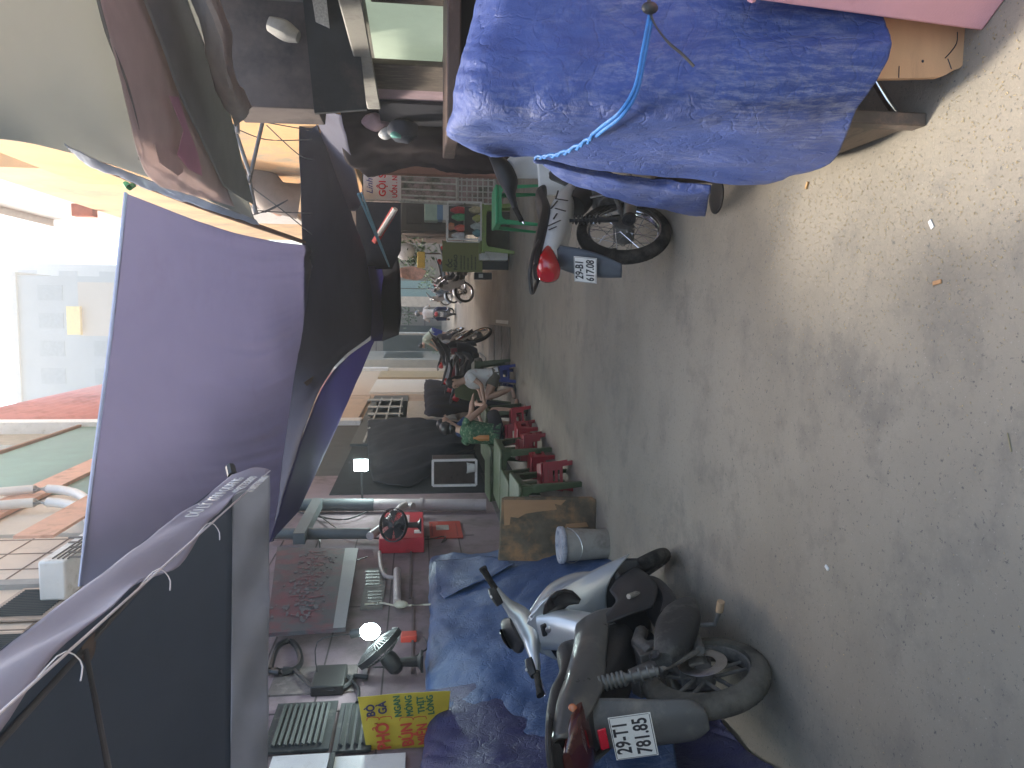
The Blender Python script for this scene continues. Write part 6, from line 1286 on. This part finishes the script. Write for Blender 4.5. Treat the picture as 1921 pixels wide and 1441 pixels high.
build('foam_lump', MB().ball(gx(752, 1134, WL+.06), (.03, .05, .06)), M('foam_yellow', (.52, .50, .40), .9, var=.15, bump=.5, bsc=30), wt)
rj = thing('red_junction', 'small red junction box with a white plug on the wall', 'junction box', gx(765, 1188, WL))
build('box', wrect(752, 1183, 782, 1194, WL+.05, .05), M('junction_red', (.5, .06, .04), .4), rj, bevel=.006); build('plug', wrect(735, 1176, 746, 1187, WL+.05, .04), WHT, rj, bevel=.005)
gp_ = MB(); wrect(772, 1120, 776, 1260, WL+.02, .02, gp_); wrect(768, 1030, 772, 1120, WL+.02, .02, gp_)
single('wall_batten', gp_, M('batten', (.15, .12, .12), .8), 'long thin dark batten fixed along the pink wall', 'batten')
sb_ = MB(); sb_.tube([gx(745, 1070, WL+.06), gx(745, 1130, WL+.06)], .035, 10); single('wall_tube', sb_, PIP, 'pale tube fixed horizontally below the wall vents', 'tube')
# yellow noodle banner
fb = thing('noodle_banner', 'yellow fabric banner with red and green noodle menu lettering', 'banner', gy(740, 1350, 4.15))
YB = 4.15
rows = [[gy(690, 1418, YB), gy(680, 1362, YB-.015), gy(671, 1308, YB)], [gy(745, 1415, YB), gy(742, 1358, YB-.02), gy(735, 1302, YB+.01)], [gy(792, 1408, YB), gy(796, 1354, YB-.01), gy(800, 1298, YB)], [gy(835, 1402, YB), gy(840, 1350, YB), gy(845, 1296, YB)]]
build('cloth', MB().net(rows, 36, 36, .006, 7), M('banner_yellow', (.62, .52, .07), .7, var=.1, sc=4, transl=.3, tcol=(.6, .5, .08)), fb, solid=.0015)
BR = M('banner_red', (.50, .06, .03), .6); BGn = M('banner_green', (.02, .13, .06), .6); BN = M('banner_navy', (.03, .03, .09), .6)
rv = gy(740, 1300, YB)-gy(752, 1410, YB)
s_f = lambda z: z*.035
def bt(s_, sz, mt, px, sx=.8): text('lettering', s_, sz, mt, fb, gy(*px, YB-.03), rv, (0, 0, 1), sx=sx, fat=s_f(sz))
bt('PHO', .105, BR, (720, 1381), .75)
hn = gy(709, 1361, YB-.032); build('lettering', MB().tube([hn, hn+Vector((.012, 0, .006)), hn+Vector((.010, 0, .018))], .005, 6).tube([hn+Vector((-.022, 0, .012)), hn+Vector((-.012, 0, .020)), hn+Vector((-.018, 0, .030)), hn+Vector((-.028, 0, .026))], .0035, 6, smooth=8), BR, fb); bt('BÚN', .092, BR, (765, 1378), .75); bt('MIẾN', .085, BR, (794, 1377), .62)
bt('BÒ', .066, BN, (696, 1333)); bt('GÀ', .066, BN, (718, 1328)); bt('NGAN', .054, BGn, (746, 1325)); bt('MÓNG', .054, BGn, (768, 1324), .75); bt('THỊT', .054, BGn, (790, 1322)); bt('LÒNG', .052, BGn, (808, 1322))
br = MB()
for (x0_, x1_) in ((688, 735), (750, 800)): br.tube([gy(x0_, 1352, YB-.03), gy(x0_+3, 1346, YB-.03), gy((x0_+x1_)/2-3, 1346, YB-.03), gy((x0_+x1_)/2, 1351, YB-.03), gy((x0_+x1_)/2+3, 1346, YB-.03), gy(x1_-3, 1344, YB-.03), gy(x1_, 1349, YB-.03)][::1], .0025, 5, smooth=20)
build('braces', br, BR, fb)
pw_ = MB()
for y in (1398, 1420): pw_.tube([gy(695, y-8, YB+.03), gy(840, y-14, YB+.05)], .012, 8)
single('banner_sticks', pw_, M('stick_wood', (.34, .27, .2), .8), 'pair of pale sticks behind the yellow noodle banner', 'stick')
# ------------------------------------------------------------------ haze volume added to imitate glare and pale the distance
hz = MB().bx(-14, 14, -4, 85, -1.05, 45)
m = bpy.data.materials.new('glare_haze'); m.use_nodes = True; N = m.node_tree.nodes; N.remove(N['Principled BSDF'])
pv = N.new('ShaderNodeVolumePrincipled'); pv.inputs['Color'].default_value = (.95, .97, 1, 1); pv.inputs['Density'].default_value = .0045; pv.inputs['Anisotropy'].default_value = .45
m.node_tree.links.new(pv.outputs[0], N['Material Output'].inputs['Volume'])
o = build('haze', hz, m); tag(o, kind='stuff'); o['label'] = 'thin pale haze volume added over the alley as a glare veil'
